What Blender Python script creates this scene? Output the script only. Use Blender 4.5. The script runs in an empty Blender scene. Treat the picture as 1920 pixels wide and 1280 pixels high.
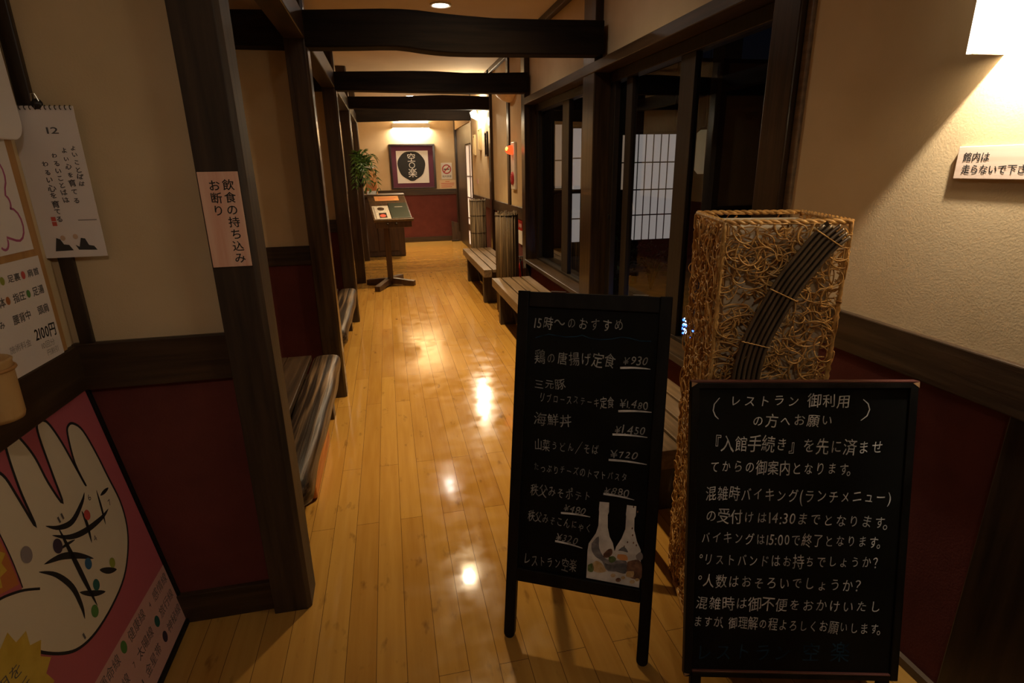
import bpy, bmesh, math, random
from mathutils import Vector, Matrix
R = random.Random(7)
PI = math.pi
sc = bpy.context.scene
COL = sc.collection

# ------------------------------------------------------------------ camera
cam_d = bpy.data.cameras.new('camera')
cam_d.sensor_width = 36.0
cam_d.lens = 1038.23 / 1920 * 36.0
cam_d.clip_start = 0.02
cam = bpy.data.objects.new('camera', cam_d)
COL.objects.link(cam)
_r = Vector((0.9768461356892122, -0.21324782735923312, -0.01723343597834923))
_d = Vector((-0.07996763012317942, -0.28922611649360985, -0.9539147926678291))
_f = Vector((0.19843589726038863, 0.933206096028413, -0.2995823376200155))
_m = Matrix.Identity(4)
for i in range(3):
    _m[i][0], _m[i][1], _m[i][2] = _r[i], -_d[i], -_f[i]
_m[2][3] = 1.5
cam.matrix_world = _m
sc.camera = cam

# ------------------------------------------------------------------ look
sc.view_settings.view_transform = 'Standard'
sc.view_settings.look = 'None'
sc.view_settings.gamma = 1.0
sc.view_settings.use_curve_mapping = False
sc.view_settings.exposure = 0.0
try:
    sc.cycles.use_denoising = True
    sc.cycles.sample_clamp_indirect = 4.0
    sc.cycles.max_bounces = 8
    sc.cycles.transparent_max_bounces = 12
except Exception:
    pass
world = bpy.data.worlds.new('night_sky')
sc.world = world
world.use_nodes = True
_bg = world.node_tree.nodes['Background']
_bg.inputs['Color'].default_value = (0.02, 0.025, 0.05, 1)
_bg.inputs['Strength'].default_value = 0.05

WARM = (1.0, 0.69, 0.31)          # ceiling downlights
SCONCE = (1.0, 0.83, 0.58)        # wall lamps
DOWN_W = 215.0
ENTRY, ENTRY_W = (1.0, 0.82, 0.62), 19.0   # downlight over the entry, above and behind the viewer
DOWN_Y = (3.08, 4.98, 6.87, 10.75)
DOWN_X = 0.53
CEIL = 2.74
RW = 1.455                        # right wall surface
LX = -0.93                        # left wall of the entry
PX0, PX1 = -0.51, -0.385          # corridor posts on the left

# ------------------------------------------------------------------ materials
def newmat(name):
    m = bpy.data.materials.new(name)
    m.use_nodes = True
    nt = m.node_tree
    return m, nt, nt.nodes['Principled BSDF']

def N(nt, kind, **kw):
    n = nt.nodes.new(kind)
    for k, v in kw.items():
        setattr(n, k, v)
    return n

def plain(name, col, rough=0.6, spec=0.5, metal=0.0, emit=None, estr=0.0, coat=0.0):
    m, nt, b = newmat(name)
    b.inputs['Base Color'].default_value = (*col, 1)
    b.inputs['Roughness'].default_value = rough
    b.inputs['Specular IOR Level'].default_value = spec
    b.inputs['Metallic'].default_value = metal
    b.inputs['Coat Weight'].default_value = coat
    if emit:
        b.inputs['Emission Color'].default_value = (*emit, 1)
        b.inputs['Emission Strength'].default_value = estr
    return m

def mottled(name, c1, c2, scale=(8, 8, 8), rough=0.6, bump=0.0, detail=4, lo=0.35, hi=0.65, coat=0.0, bscale=None, spec=0.5):
    """noise between two colours, optional bump; object coordinates"""
    m, nt, b = newmat(name)
    tc = N(nt, 'ShaderNodeTexCoord')
    mp = N(nt, 'ShaderNodeMapping')
    mp.inputs['Scale'].default_value = scale
    nz = N(nt, 'ShaderNodeTexNoise')
    nz.inputs['Scale'].default_value = 1.0
    nz.inputs['Detail'].default_value = detail
    cr = N(nt, 'ShaderNodeValToRGB')
    cr.color_ramp.elements[0].position = lo
    cr.color_ramp.elements[0].color = (*c1, 1)
    cr.color_ramp.elements[1].position = hi
    cr.color_ramp.elements[1].color = (*c2, 1)
    L = nt.links.new
    L(tc.outputs['Object'], mp.inputs['Vector'])
    L(mp.outputs['Vector'], nz.inputs['Vector'])
    L(nz.outputs['Fac'], cr.inputs['Fac'])
    L(cr.outputs['Color'], b.inputs['Base Color'])
    b.inputs['Roughness'].default_value = rough
    b.inputs['Coat Weight'].default_value = coat
    b.inputs['Specular IOR Level'].default_value = spec
    if bump:
        bp = N(nt, 'ShaderNodeBump')
        bp.inputs['Strength'].default_value = bump
        bp.inputs['Distance'].default_value = 0.004
        src = nz
        if bscale:
            src = N(nt, 'ShaderNodeTexNoise')
            src.inputs['Scale'].default_value = bscale
            src.inputs['Detail'].default_value = 5
            L(tc.outputs['Object'], src.inputs['Vector'])
        L(src.outputs['Fac'], bp.inputs['Height'])
        L(bp.outputs['Normal'], b.inputs['Normal'])
    return m

def wood(name, c1, c2, axis, rough=0.42, coat=0.0, bump=0.25):
    s = [38, 38, 38]
    s['xyz'.index(axis)] = 2.2
    return mottled(name, c1, c2, tuple(s), rough, bump, 5, 0.3, 0.72, coat)

DK1, DK2 = (0.010, 0.0055, 0.003), (0.045, 0.025, 0.013)
M = {}
for ax in 'xyz':
    M['dark_' + ax] = wood('dark_wood_' + ax, DK1, DK2, ax, 0.38)
M['post'] = wood('post_wood', (0.012, 0.006, 0.0035), (0.048, 0.026, 0.013), 'z', 0.30, 0.15)
M['post_worn'] = wood('worn_post_wood', (0.016, 0.009, 0.005), (0.06, 0.035, 0.019), 'z', 0.6)
M['beam'] = wood('beam_wood', (0.005, 0.003, 0.002), (0.017, 0.010, 0.006), 'x', 0.7)
M['beam'].node_tree.nodes['Principled BSDF'].inputs['Specular IOR Level'].default_value = 0.12
M['rail_x'] = wood('rail_wood_x', (0.022, 0.012, 0.006), (0.07, 0.04, 0.021), 'x', 0.42)
M['rail_y'] = wood('rail_wood_y', (0.022, 0.012, 0.006), (0.07, 0.04, 0.021), 'y', 0.42)
M['bench'] = wood('bench_wood', (0.10, 0.066, 0.04), (0.24, 0.16, 0.10), 'y', 0.45)
M['bench_dark'] = wood('bench_leg_wood', (0.025, 0.015, 0.009), (0.07, 0.045, 0.028), 'z', 0.5)
M['log'] = mottled('bark_edged_log', (0.014, 0.008, 0.006), (0.21, 0.135, 0.08), (55, 1.3, 55), 0.40, 0.8, 6, 0.46, 0.76)
M['plank_dark'] = wood('bench_plank_wood', (0.022, 0.013, 0.009), (0.07, 0.042, 0.026), 'y', 0.4)
M['orange_wood'] = wood('live_edge_wood', (0.42, 0.13, 0.025), (0.75, 0.30, 0.07), 'y', 0.5)
M['podium'] = wood('podium_wood', (0.035, 0.017, 0.008), (0.11, 0.058, 0.027), 'z', 0.35)
M['counter'] = wood('counter_wood', (0.03, 0.014, 0.007), (0.085, 0.042, 0.02), 'z', 0.4)
M['plaster'] = mottled('wall_plaster', (0.60, 0.455, 0.275), (0.66, 0.51, 0.32), (5, 5, 5), 0.9, 0.16, 3, 0.3, 0.7, 0, 190, 0.12)
M['ceiling'] = mottled('ceiling_paper', (0.60, 0.47, 0.31), (0.64, 0.51, 0.34), (3, 3, 3), 0.9, 0.12, 2, 0.3, 0.7, 0, 90, 0.15)
M['red'] = mottled('red_wainscot', (0.120, 0.032, 0.027), (0.155, 0.042, 0.035), (7, 7, 7), 0.85, 0.25, 3, 0.3, 0.7, 0, 160, 0.2)
M['black_frame'] = mottled('black_stained_wood', (0.004, 0.0036, 0.0032), (0.010, 0.009, 0.008), (30, 30, 4), 0.5, 0.1, spec=0.2)
M['chalkboard'] = mottled('chalkboard_face', (0.0035, 0.0038, 0.0035), (0.008, 0.008, 0.0075), (5, 5, 5), 0.6, spec=0.12)
M['chalk'] = mottled('white_chalk', (0.44, 0.43, 0.42), (0.86, 0.85, 0.84), (26, 26, 26), 0.95, spec=0.1)
M['chalk_dim'] = mottled('grey_chalk', (0.20, 0.195, 0.185), (0.46, 0.45, 0.43), (26, 26, 26), 0.95, spec=0.1)
M['chalk_blue'] = mottled('blue_chalk', (0.008, 0.022, 0.045), (0.022, 0.06, 0.10), (26, 26, 26), 0.95, spec=0.1)
M['bare_wood'] = wood('worn_wood', (0.30, 0.16, 0.07), (0.5, 0.3, 0.15), 'z', 0.6)
M['red_edge'] = plain('reddish_board_edge', (0.09, 0.03, 0.025), 0.35)
M['rattan'] = mottled('rattan_cane', (0.42, 0.215, 0.055), (0.74, 0.44, 0.15), (40, 40, 40), 0.38, spec=0.5)
M['rattan_rod'] = wood('dark_cane_rod', (0.085, 0.058, 0.036), (0.15, 0.105, 0.065), 'z', 0.22, 0.3, 0.05)
M['liner'] = mottled('paper_liner', (0.46, 0.37, 0.25), (0.54, 0.44, 0.31), (9, 9, 9), 0.9)
M['liner_top'] = plain('white_liner_band', (0.85, 0.78, 0.66), 0.8)
M['paper'] = plain('white_paper', (0.80, 0.77, 0.74), 0.8)
M['cal_paper'] = plain('calendar_paper', (0.80, 0.72, 0.68), 0.7)
M['ink'] = plain('black_ink', (0.012, 0.011, 0.012), 0.7)
M['ink_grey'] = plain('grey_ink', (0.10, 0.09, 0.09), 0.7)
M['ink_soft'] = plain('faded_ink', (0.30, 0.26, 0.24), 0.7)
M['ink_red'] = plain('red_ink', (0.62, 0.10, 0.07), 0.7)
M['pink_wood'] = mottled('pink_cedar', (0.78, 0.42, 0.30), (0.86, 0.56, 0.42), (60, 60, 3), 0.55)
M['pink_wood_h'] = mottled('pale_cedar', (0.78, 0.58, 0.47), (0.86, 0.70, 0.60), (60, 3, 60), 0.55)
M['plywood'] = wood('orange_plywood', (0.40, 0.20, 0.06), (0.52, 0.28, 0.10), 'z', 0.55)
M['tan'] = mottled('tan_bamboo', (0.46, 0.27, 0.10), (0.60, 0.38, 0.16), (30, 30, 5), 0.5)
M['pink'] = plain('poster_pink', (0.46, 0.11, 0.14), 0.5)
M['cream'] = plain('poster_cream', (0.72, 0.62, 0.46), 0.55)
M['cap_pink'] = plain('poster_caption_pink', (0.62, 0.36, 0.32), 0.55)
M['yellow'] = mottled('poster_yellow', (0.55, 0.36, 0.04), (0.66, 0.46, 0.07), (20, 20, 20), 0.55)
M['orange'] = plain('poster_orange', (0.5, 0.17, 0.05), 0.55)
for nm, c in dict(green=(0.08, 0.22, 0.05), teal=(0.02, 0.12, 0.10), blue=(0.03, 0.12, 0.25), lime=(0.30, 0.34, 0.05),
                  redspot=(0.55, 0.08, 0.07), purple=(0.045, 0.03, 0.055), greyspot=(0.25, 0.21, 0.22), magenta=(0.45, 0.10, 0.22),
                  robe=(0.04, 0.038, 0.036), skin=(0.62, 0.42, 0.28)).items():
    M[nm] = plain('print_' + nm, c, 0.6)
M['white_plastic'] = plain('white_plastic', (0.80, 0.76, 0.70), 0.35)
M['metal'] = plain('grey_metal', (0.5, 0.48, 0.45), 0.35, metal=0.9)
M['dark_metal'] = plain('dark_metal', (0.04, 0.035, 0.03), 0.4, metal=0.7)
M['red_lamp'] = plain('red_lamp_glass', (0.8, 0.03, 0.01), 0.2, emit=(1, 0.075, 0.015), estr=1.7)
M['red_lamp_core'] = plain('red_lamp_filament', (1, 0.3, 0.05), 0.2, emit=(1, 0.35, 0.05), estr=5)
M['red_paint'] = plain('red_paint', (0.42, 0.02, 0.02), 0.25, coat=0.3)
M['red_plastic'] = plain('red_button_plastic', (0.5, 0.03, 0.05), 0.3)
M['purple_mat'] = plain('purple_picture_mat', (0.11, 0.025, 0.06), 0.8)
M['frame_dark'] = wood('picture_frame_wood', (0.02, 0.012, 0.01), (0.05, 0.03, 0.025), 'z', 0.3)
M['gilt'] = plain('gilt_frame', (0.5, 0.36, 0.17), 0.35, metal=0.3)
M['shoji_paper'] = plain('lit_shoji_paper', (0.7, 0.68, 0.66), 0.9, emit=(0.62, 0.53, 0.48), estr=0.40)
M['shoji_warm'] = plain('lit_shoji_paper_warm', (0.7, 0.62, 0.5), 0.9, emit=(1, 0.68, 0.45), estr=0.2)
M['lattice'] = plain('shoji_lattice', (0.012, 0.014, 0.022), 0.7)
M['night_wall'] = plain('dark_outer_wall', (0.012, 0.009, 0.007), 0.8)
M['soil'] = mottled('garden_soil', (0.03, 0.02, 0.012), (0.09, 0.058, 0.034), (6, 6, 6), 0.95, 0.4)
M['stone'] = mottled('garden_stone', (0.16, 0.14, 0.12), (0.34, 0.31, 0.28), (12, 12, 12), 0.8, 0.4)
M['leaf'] = mottled('garden_leaf', (0.012, 0.03, 0.012), (0.04, 0.08, 0.03), (12, 12, 12), 0.6)
M['frond'] = mottled('fern_green', (0.035, 0.10, 0.015), (0.10, 0.22, 0.035), (14, 14, 14), 0.5)
M['led'] = plain('blue_white_led', (1, 1, 1), 0.4, emit=(0.35, 0.55, 1.0), estr=14)
M['led_blue'] = plain('blue_led', (0.1, 0.2, 1), 0.4, emit=(0.03, 0.10, 1.0), estr=9)
M['reflection_glow'] = plain('reflection_glow_paper', (0.6, 0.52, 0.36), 0.9, emit=(1, 0.78, 0.42), estr=0.07)  # faint glow imitates a lamp reflected in the window glass
M['downlight_glow'] = plain('downlight_lens', (1, 1, 1), 0.3, emit=(1.0, 0.92, 0.82), estr=70)
M['sconce_glow'] = plain('sconce_shade', (0.9, 0.85, 0.75), 0.5, emit=(1.0, 0.88, 0.64), estr=7.5)
M['sconce_dim'] = plain('sconce_shell', (0.78, 0.70, 0.56), 0.6)
M['bark_stick'] = wood('reed_sticks', (0.05, 0.036, 0.022), (0.52, 0.40, 0.26), 'z', 0.5)
M['bark_stick2'] = wood('brown_reed_sticks', (0.03, 0.018, 0.010), (0.20, 0.125, 0.06), 'z', 0.5)
M['bowl'] = mottled('shell_bowl', (0.60, 0.48, 0.33), (0.74, 0.62, 0.46), (16, 16, 16), 0.5)
M['menu_green'] = plain('black_green_menu_cover', (0.022, 0.03, 0.022), 0.4)
M['menu_orange'] = plain('orange_menu_sheet', (0.75, 0.34, 0.12), 0.6)
M['menu_grey'] = mottled('menu_photo_sheet', (0.45, 0.42, 0.42), (0.68, 0.62, 0.56), (60, 60, 60), 0.4)
M['box_orange'] = mottled('picture_box_print', (0.55, 0.22, 0.06), (0.75, 0.45, 0.2), (30, 30, 30), 0.5)

M['bottle_print'] = mottled('bottle_print', (0.60, 0.57, 0.53), (0.86, 0.83, 0.78), (26, 26, 26), 0.5)
M['print_grey'] = mottled('print_drape', (0.16, 0.155, 0.17), (0.34, 0.33, 0.34), (40, 40, 40), 0.5)
M['print_bread'] = mottled('print_bread', (0.55, 0.34, 0.12), (0.72, 0.56, 0.34), (50, 50, 50), 0.5)
M['green_print'] = mottled('print_leaves', (0.06, 0.12, 0.03), (0.2, 0.26, 0.10), (70, 70, 70), 0.5)
M['print_brown'] = mottled('print_jug', (0.11, 0.05, 0.035), (0.28, 0.15, 0.09), (50, 50, 50), 0.5)
M['print_dark'] = mottled('print_pot', (0.07, 0.075, 0.085), (0.19, 0.19, 0.20), (50, 50, 50), 0.5)

def plank_floor(name, along_y):
    m, nt, b = newmat(name)
    L = nt.links.new
    tc = N(nt, 'ShaderNodeTexCoord')
    sx = N(nt, 'ShaderNodeSeparateXYZ')
    L(tc.outputs['Object'], sx.inputs[0])
    cb = N(nt, 'ShaderNodeCombineXYZ')
    ofs = N(nt, 'ShaderNodeMath'); ofs.operation = 'ADD'; ofs.inputs[1].default_value = 0.0583 + 0.0953 * 20
    if along_y:
        L(sx.outputs['Y'], cb.inputs[0]); L(sx.outputs['X'], ofs.inputs[0])
    else:
        L(sx.outputs['X'], cb.inputs[0]); L(sx.outputs['Y'], ofs.inputs[0])
    L(ofs.outputs[0], cb.inputs[1])
    br = N(nt, 'ShaderNodeTexBrick')
    br.offset = 0.37; br.offset_frequency = 2
    br.inputs['Scale'].default_value = 1.0
    br.inputs['Brick Width'].default_value = 1.35
    br.inputs['Row Height'].default_value = 0.0953
    br.inputs['Mortar Size'].default_value = 0.0011
    br.inputs['Mortar Smooth'].default_value = 0.3
    br.inputs['Color1'].default_value = (0, 0, 0, 1)
    br.inputs['Color2'].default_value = (1, 1, 1, 1)
    br.inputs['Mortar'].default_value = (0.5, 0.5, 0.5, 1)
    L(cb.outputs[0], br.inputs['Vector'])
    mp = N(nt, 'ShaderNodeMapping'); mp.inputs['Scale'].default_value = (1.6, 22, 1)
    L(cb.outputs[0], mp.inputs['Vector'])
    gr = N(nt, 'ShaderNodeTexNoise'); gr.inputs['Scale'].default_value = 1.5; gr.inputs['Detail'].default_value = 6
    L(mp.outputs[0], gr.inputs['Vector'])
    mx = N(nt, 'ShaderNodeMix'); mx.data_type = 'FLOAT'; mx.inputs[0].default_value = 0.70
    L(br.outputs['Color'], mx.inputs[2]); L(gr.outputs['Fac'], mx.inputs[3])
    cr = N(nt, 'ShaderNodeValToRGB')
    e = cr.color_ramp.elements
    e[0].position, e[0].color = 0.15, (0.335, 0.160, 0.031, 1)
    e[1].position, e[1].color = 0.80, (0.50, 0.285, 0.070, 1)
    L(mx.outputs[0], cr.inputs['Fac'])
    # knots and mineral streaks
    mk = N(nt, 'ShaderNodeMapping'); mk.inputs['Scale'].default_value = (6.5, 15.0, 1)
    L(cb.outputs[0], mk.inputs['Vector'])
    vo = N(nt, 'ShaderNodeTexNoise'); vo.inputs['Scale'].default_value = 1.0; vo.inputs['Detail'].default_value = 3.0; vo.inputs['Roughness'].default_value = 0.6
    L(mk.outputs[0], vo.inputs['Vector'])
    kr = N(nt, 'ShaderNodeMapRange')
    kr.inputs['From Min'].default_value = 0.62; kr.inputs['From Max'].default_value = 0.78
    kr.inputs['To Min'].default_value = 0.0; kr.inputs['To Max'].default_value = 0.75
    L(vo.outputs['Fac'], kr.inputs['Value'])
    km = N(nt, 'ShaderNodeMix'); km.data_type = 'RGBA'
    L(kr.outputs[0], km.inputs[0]); L(cr.outputs['Color'], km.inputs[6])
    km.inputs[7].default_value = (0.10, 0.045, 0.015, 1)
    mm = N(nt, 'ShaderNodeMix'); mm.data_type = 'RGBA'
    L(br.outputs['Fac'], mm.inputs[0]); L(km.outputs[2], mm.inputs[6])
    mm.inputs[7].default_value = (0.12, 0.055, 0.018, 1)
    L(mm.outputs[2], b.inputs['Base Color'])
    rn = N(nt, 'ShaderNodeTexNoise'); rn.inputs['Scale'].default_value = 9.0; rn.inputs['Detail'].default_value = 6.0
    L(tc.outputs['Object'], rn.inputs['Vector'])
    rr = N(nt, 'ShaderNodeMapRange'); rr.inputs['From Min'].default_value = 0.35; rr.inputs['From Max'].default_value = 0.7
    rr.inputs['To Min'].default_value = 0.07; rr.inputs['To Max'].default_value = 0.20
    L(rn.outputs['Fac'], rr.inputs['Value']); L(rr.outputs[0], b.inputs['Roughness'])
    b.inputs['Specular IOR Level'].default_value = 0.55
    wv = N(nt, 'ShaderNodeTexNoise'); wv.inputs['Scale'].default_value = 5.0; wv.inputs['Detail'].default_value = 2
    L(tc.outputs['Object'], wv.inputs['Vector'])
    b1 = N(nt, 'ShaderNodeBump'); b1.inputs['Strength'].default_value = 0.12; b1.inputs['Distance'].default_value = 0.006
    L(wv.outputs['Fac'], b1.inputs['Height'])
    iv = N(nt, 'ShaderNodeMath'); iv.operation = 'SUBTRACT'; iv.inputs[0].default_value = 1.0
    L(br.outputs['Fac'], iv.inputs[1])
    b2 = N(nt, 'ShaderNodeBump'); b2.inputs['Strength'].default_value = 0.5; b2.inputs['Distance'].default_value = 0.001
    L(iv.outputs[0], b2.inputs['Height']); L(b1.outputs['Normal'], b2.inputs['Normal'])
    L(b2.outputs['Normal'], b.inputs['Normal'])
    return m
M['floor_y'] = plank_floor('corridor_planks', True)
M['floor_x'] = plank_floor('hall_planks', False)

def glass_mat():
    m = bpy.data.materials.new('window_glass')
    m.use_nodes = True
    nt = m.node_tree
    nt.nodes.remove(nt.nodes['Principled BSDF'])
    out = nt.nodes['Material Output']
    t = N(nt, 'ShaderNodeBsdfTransparent'); t.inputs[0].default_value = (0.9, 0.92, 0.93, 1)
    g = N(nt, 'ShaderNodeBsdfGlossy'); g.inputs['Roughness'].default_value = 0.0
    fr = N(nt, 'ShaderNodeFresnel'); fr.inputs['IOR'].default_value = 1.5
    mx = N(nt, 'ShaderNodeMixShader')
    ge = N(nt, 'ShaderNodeNewGeometry')
    inv = N(nt, 'ShaderNodeMath'); inv.operation = 'SUBTRACT'; inv.inputs[0].default_value = 1.0
    mu = N(nt, 'ShaderNodeMath'); mu.operation = 'MULTIPLY'
    nt.links.new(ge.outputs['Backfacing'], inv.inputs[1]); nt.links.new(fr.outputs[0], mu.inputs[0]); nt.links.new(inv.outputs[0], mu.inputs[1])
    nt.links.new(mu.outputs[0], mx.inputs[0]); nt.links.new(t.outputs[0], mx.inputs[1]); nt.links.new(g.outputs[0], mx.inputs[2])
    nt.links.new(mx.outputs[0], out.inputs[0])
    return m
M['glass'] = glass_mat()
M['sash'] = wood('black_sash_wood', (0.006, 0.004, 0.003), (0.02, 0.012, 0.008), 'z', 0.5)

# ------------------------------------------------------------------ mesh tools
class MB:
    def __init__(s):
        s.v = []; s.f = []
    def add(s, vs, fs):
        o = len(s.v)
        s.v += [tuple(p) for p in vs]
        s.f += [tuple(i + o for i in f) for f in fs]
        return s
    def box(s, x0, x1, y0, y1, z0, z1):
        return s.add([(x0, y0, z0), (x1, y0, z0), (x1, y1, z0), (x0, y1, z0), (x0, y0, z1), (x1, y0, z1), (x1, y1, z1), (x0, y1, z1)],
                     [(0, 3, 2, 1), (4, 5, 6, 7), (0, 1, 5, 4), (1, 2, 6, 5), (2, 3, 7, 6), (3, 0, 4, 7)])
    def obox(s, o, u, v, n, a0, a1, b0, b1, c0, c1):
        o, u, v, n = Vector(o), Vector(u), Vector(v), Vector(n)
        P = lambda a, b, c: o + u * a + v * b + n * c
        return s.add([P(a0, b0, c0), P(a1, b0, c0), P(a1, b1, c0), P(a0, b1, c0), P(a0, b0, c1), P(a1, b0, c1), P(a1, b1, c1), P(a0, b1, c1)],
                     [(0, 3, 2, 1), (4, 5, 6, 7), (0, 1, 5, 4), (1, 2, 6, 5), (2, 3, 7, 6), (3, 0, 4, 7)])
    def prism(s, poly, o, u, v, n, d0, d1):
        o, u, v, n = Vector(o), Vector(u), Vector(v), Vector(n)
        k = len(poly)
        vs = [o + u * a + v * b + n * d0 for a, b in poly] + [o + u * a + v * b + n * d1 for a, b in poly]
        fs = [tuple(range(k))[::-1], tuple(range(k, 2 * k))] + [(i, (i + 1) % k, k + (i + 1) % k, k + i) for i in range(k)]
        return s.add(vs, fs)
    def flat(s, poly, o, u, v, n, d):
        o, u, v, n = Vector(o), Vector(u), Vector(v), Vector(n)
        return s.add([o + u * a + v * b + n * d for a, b in poly], [tuple(range(len(poly)))])
    def ribbon(s, pts, ws, o, u, v, n, d, thick=0.0004):
        o, u, v, n = Vector(o), Vector(u), Vector(v), Vector(n)
        L = []
        for i, p in enumerate(pts):
            a = Vector(pts[max(i - 1, 0)]); b = Vector(pts[min(i + 1, len(pts) - 1)])
            t = (b - a)
            t = t.normalized() if t.length > 0 else Vector((1, 0))
            q = Vector((-t.y, t.x)) * ws[i] * 0.5
            L.append((Vector(p) + q, Vector(p) - q))
        vs = []
        for a, b in L:
            for q in (a, b):
                vs.append(o + u * q.x + v * q.y + n * d)
        fs = [(2 * i, 2 * i + 1, 2 * i + 3, 2 * i + 2) for i in range(len(pts) - 1)]
        return s.add(vs, fs)
    def tube(s, pts, r, n=8, closed=False):
        pts = [Vector(p) for p in pts]
        k = len(pts)
        rs = r if isinstance(r, (list, tuple)) else [r] * k
        vs = []
        ref = None
        for i, p in enumerate(pts):
            a = pts[(i - 1) % k] if (closed or i > 0) else pts[0]
            b = pts[(i + 1) % k] if (closed or i < k - 1) else pts[-1]
            t = (b - a).normalized()
            if ref is None:
                ref = t.orthogonal().normalized()
            ref = (ref - t * ref.dot(t))
            if ref.length < 1e-6:
                ref = t.orthogonal()
            ref.normalize()
            w = t.cross(ref)
            for j in range(n):
                an = 2 * PI * j / n
                vs.append(p + (ref * math.cos(an) + w * math.sin(an)) * rs[i])
        fs = []
        for i in range(k if closed else k - 1):
            i2 = (i + 1) % k
            for j in range(n):
                j2 = (j + 1) % n
                fs.append((i * n + j, i * n + j2, i2 * n + j2, i2 * n + j))
        if not closed:
            fs.append(tuple(range(n))[::-1]); fs.append(tuple((k - 1) * n + j for j in range(n)))
        return s.add(vs, fs)
    def lathe(s, prof, c=(0, 0, 0), n=24, axis='z'):
        c = Vector(c); vs = []; fs = []
        for r, z in prof:
            for j in range(n):
                a = 2 * PI * j / n
                q = (r * math.cos(a), r * math.sin(a), z)
                if axis == 'x':
                    q = (q[2], q[0], q[1])
                elif axis == 'y':
                    q = (q[0], q[2], q[1])
                vs.append(c + Vector(q))
        k = len(prof)
        for i in range(k - 1):
            for j in range(n):
                j2 = (j + 1) % n
                fs.append((i * n + j, i * n + j2, (i + 1) * n + j2, (i + 1) * n + j))
        if prof[0][0] > 1e-6: fs.append(tuple(range(n))[::-1])
        if prof[-1][0] > 1e-6: fs.append(tuple((k - 1) * n + j for j in range(n)))
        return s.add(vs, fs)
    def ball(s, c, r, n=12, sc3=(1, 1, 1)):
        k = n // 2
        vs = []; fs = []
        for i in range(k + 1):
            th = PI * i / k
            for j in range(n):
                a = 2 * PI * j / n
                vs.append((c[0] + r * sc3[0] * math.sin(th) * math.cos(a), c[1] + r * sc3[1] * math.sin(th) * math.sin(a), c[2] + r * sc3[2] * math.cos(th)))
        for i in range(k):
            for j in range(n):
                j2 = (j + 1) % n
                fs.append((i * n + j, (i + 1) * n + j, (i + 1) * n + j2, i * n + j2))
        return s.add(vs, fs)

def rootmat(p):
    m = Matrix.Identity(4)
    while p is not None:
        m = (Matrix.Translation(p.location) @ Matrix.Rotation(p.rotation_euler[2], 4, 'Z')) @ m
        p = p.parent
    return m

def obj(name, mb, mat, parent=None, bevel=0.0, smooth=False, segs=2, label=None):
    me = bpy.data.meshes.new(name)
    vs = mb.v
    if parent is not None:
        inv = rootmat(parent).inverted()
        vs = [inv @ Vector(p) for p in vs]
    bm = bmesh.new()
    bv = [bm.verts.new(p) for p in vs]
    for f in mb.f:
        try:
            bm.faces.new([bv[i] for i in f])
        except ValueError:
            pass
    bmesh.ops.remove_doubles(bm, verts=bm.verts, dist=1e-6)
    bmesh.ops.recalc_face_normals(bm, faces=bm.faces)
    if smooth:
        for f in bm.faces: f.smooth = True
    bm.to_mesh(me); bm.free()
    mats = mat if isinstance(mat, (list, tuple)) else [mat]
    for m in mats:
        me.materials.append(m)
    o = bpy.data.objects.new(name, me)
    COL.objects.link(o)
    if parent is not None:
        o.parent = parent
    if bevel:
        b = o.modifiers.new('bevel', 'BEVEL')
        b.width = bevel; b.segments = segs; b.limit_method = 'ANGLE'; b.angle_limit = math.radians(40)
    if label:
        o['label'] = label
    return o

def tag(o, label, cat, group=None, kind=None):
    o['label'] = label; o['category'] = cat
    if group: o['group'] = group
    if kind: o['kind'] = kind
    return o

def thing(name, label, cat, loc=(0, 0, 0), rotz=0.0, group=None, kind=None):
    o = bpy.data.objects.new(name, None)
    COL.objects.link(o)
    o.empty_display_size = 0.1
    o.location = loc
    o.rotation_euler = (0, 0, rotz)
    return tag(o, label, cat, group, kind)

def struct(name, mb, mat, parent=None, bevel=0.0, smooth=False, label=None, cat=None):
    o = obj(name, mb, mat, parent, bevel, smooth)
    if parent is None:
        o['kind'] = 'structure'
        if label: o['label'] = label
        o['category'] = cat or name.split('_')[0]
    return o

def sroot(name, label, cat, loc=(0, 0, 0)):
    return thing(name, label, cat, loc, 0, None, 'structure')

def dup(root, loc, rotz=None, label=None, group=None):
    r = root.copy(); COL.objects.link(r); r.location = loc
    if rotz is not None: r.rotation_euler = (0, 0, rotz)
    if label: r['label'] = label
    if group: r['group'] = group
    for ch in list(root.children):
        c = ch.copy(); COL.objects.link(c); c.parent = r
        for g in list(ch.children):
            d = g.copy(); COL.objects.link(d); d.parent = c
    return r

# ------------------------------------------------------------------ lettering
_glyph = {}
def glyph(ch):
    if ch not in _glyph:
        c = bpy.data.curves.new('glyph', 'FONT')
        c.body = ch; c.size = 1.0; c.resolution_u = 3
        o = bpy.data.objects.new('glyph', c)
        me = bpy.data.meshes.new_from_object(o)
        vs = [(v.co.x, v.co.y) for v in me.vertices]
        fs = [tuple(p.vertices) for p in me.polygons]
        bpy.data.objects.remove(o); bpy.data.curves.remove(c); bpy.data.meshes.remove(me)
        if vs:
            x0 = min(v[0] for v in vs); x1 = max(v[0] for v in vs)
        else:
            x0 = x1 = 0
        wide = ord(ch) > 0x2E00
        _glyph[ch] = (vs, fs, x0, x1, wide)
    return _glyph[ch]

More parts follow.
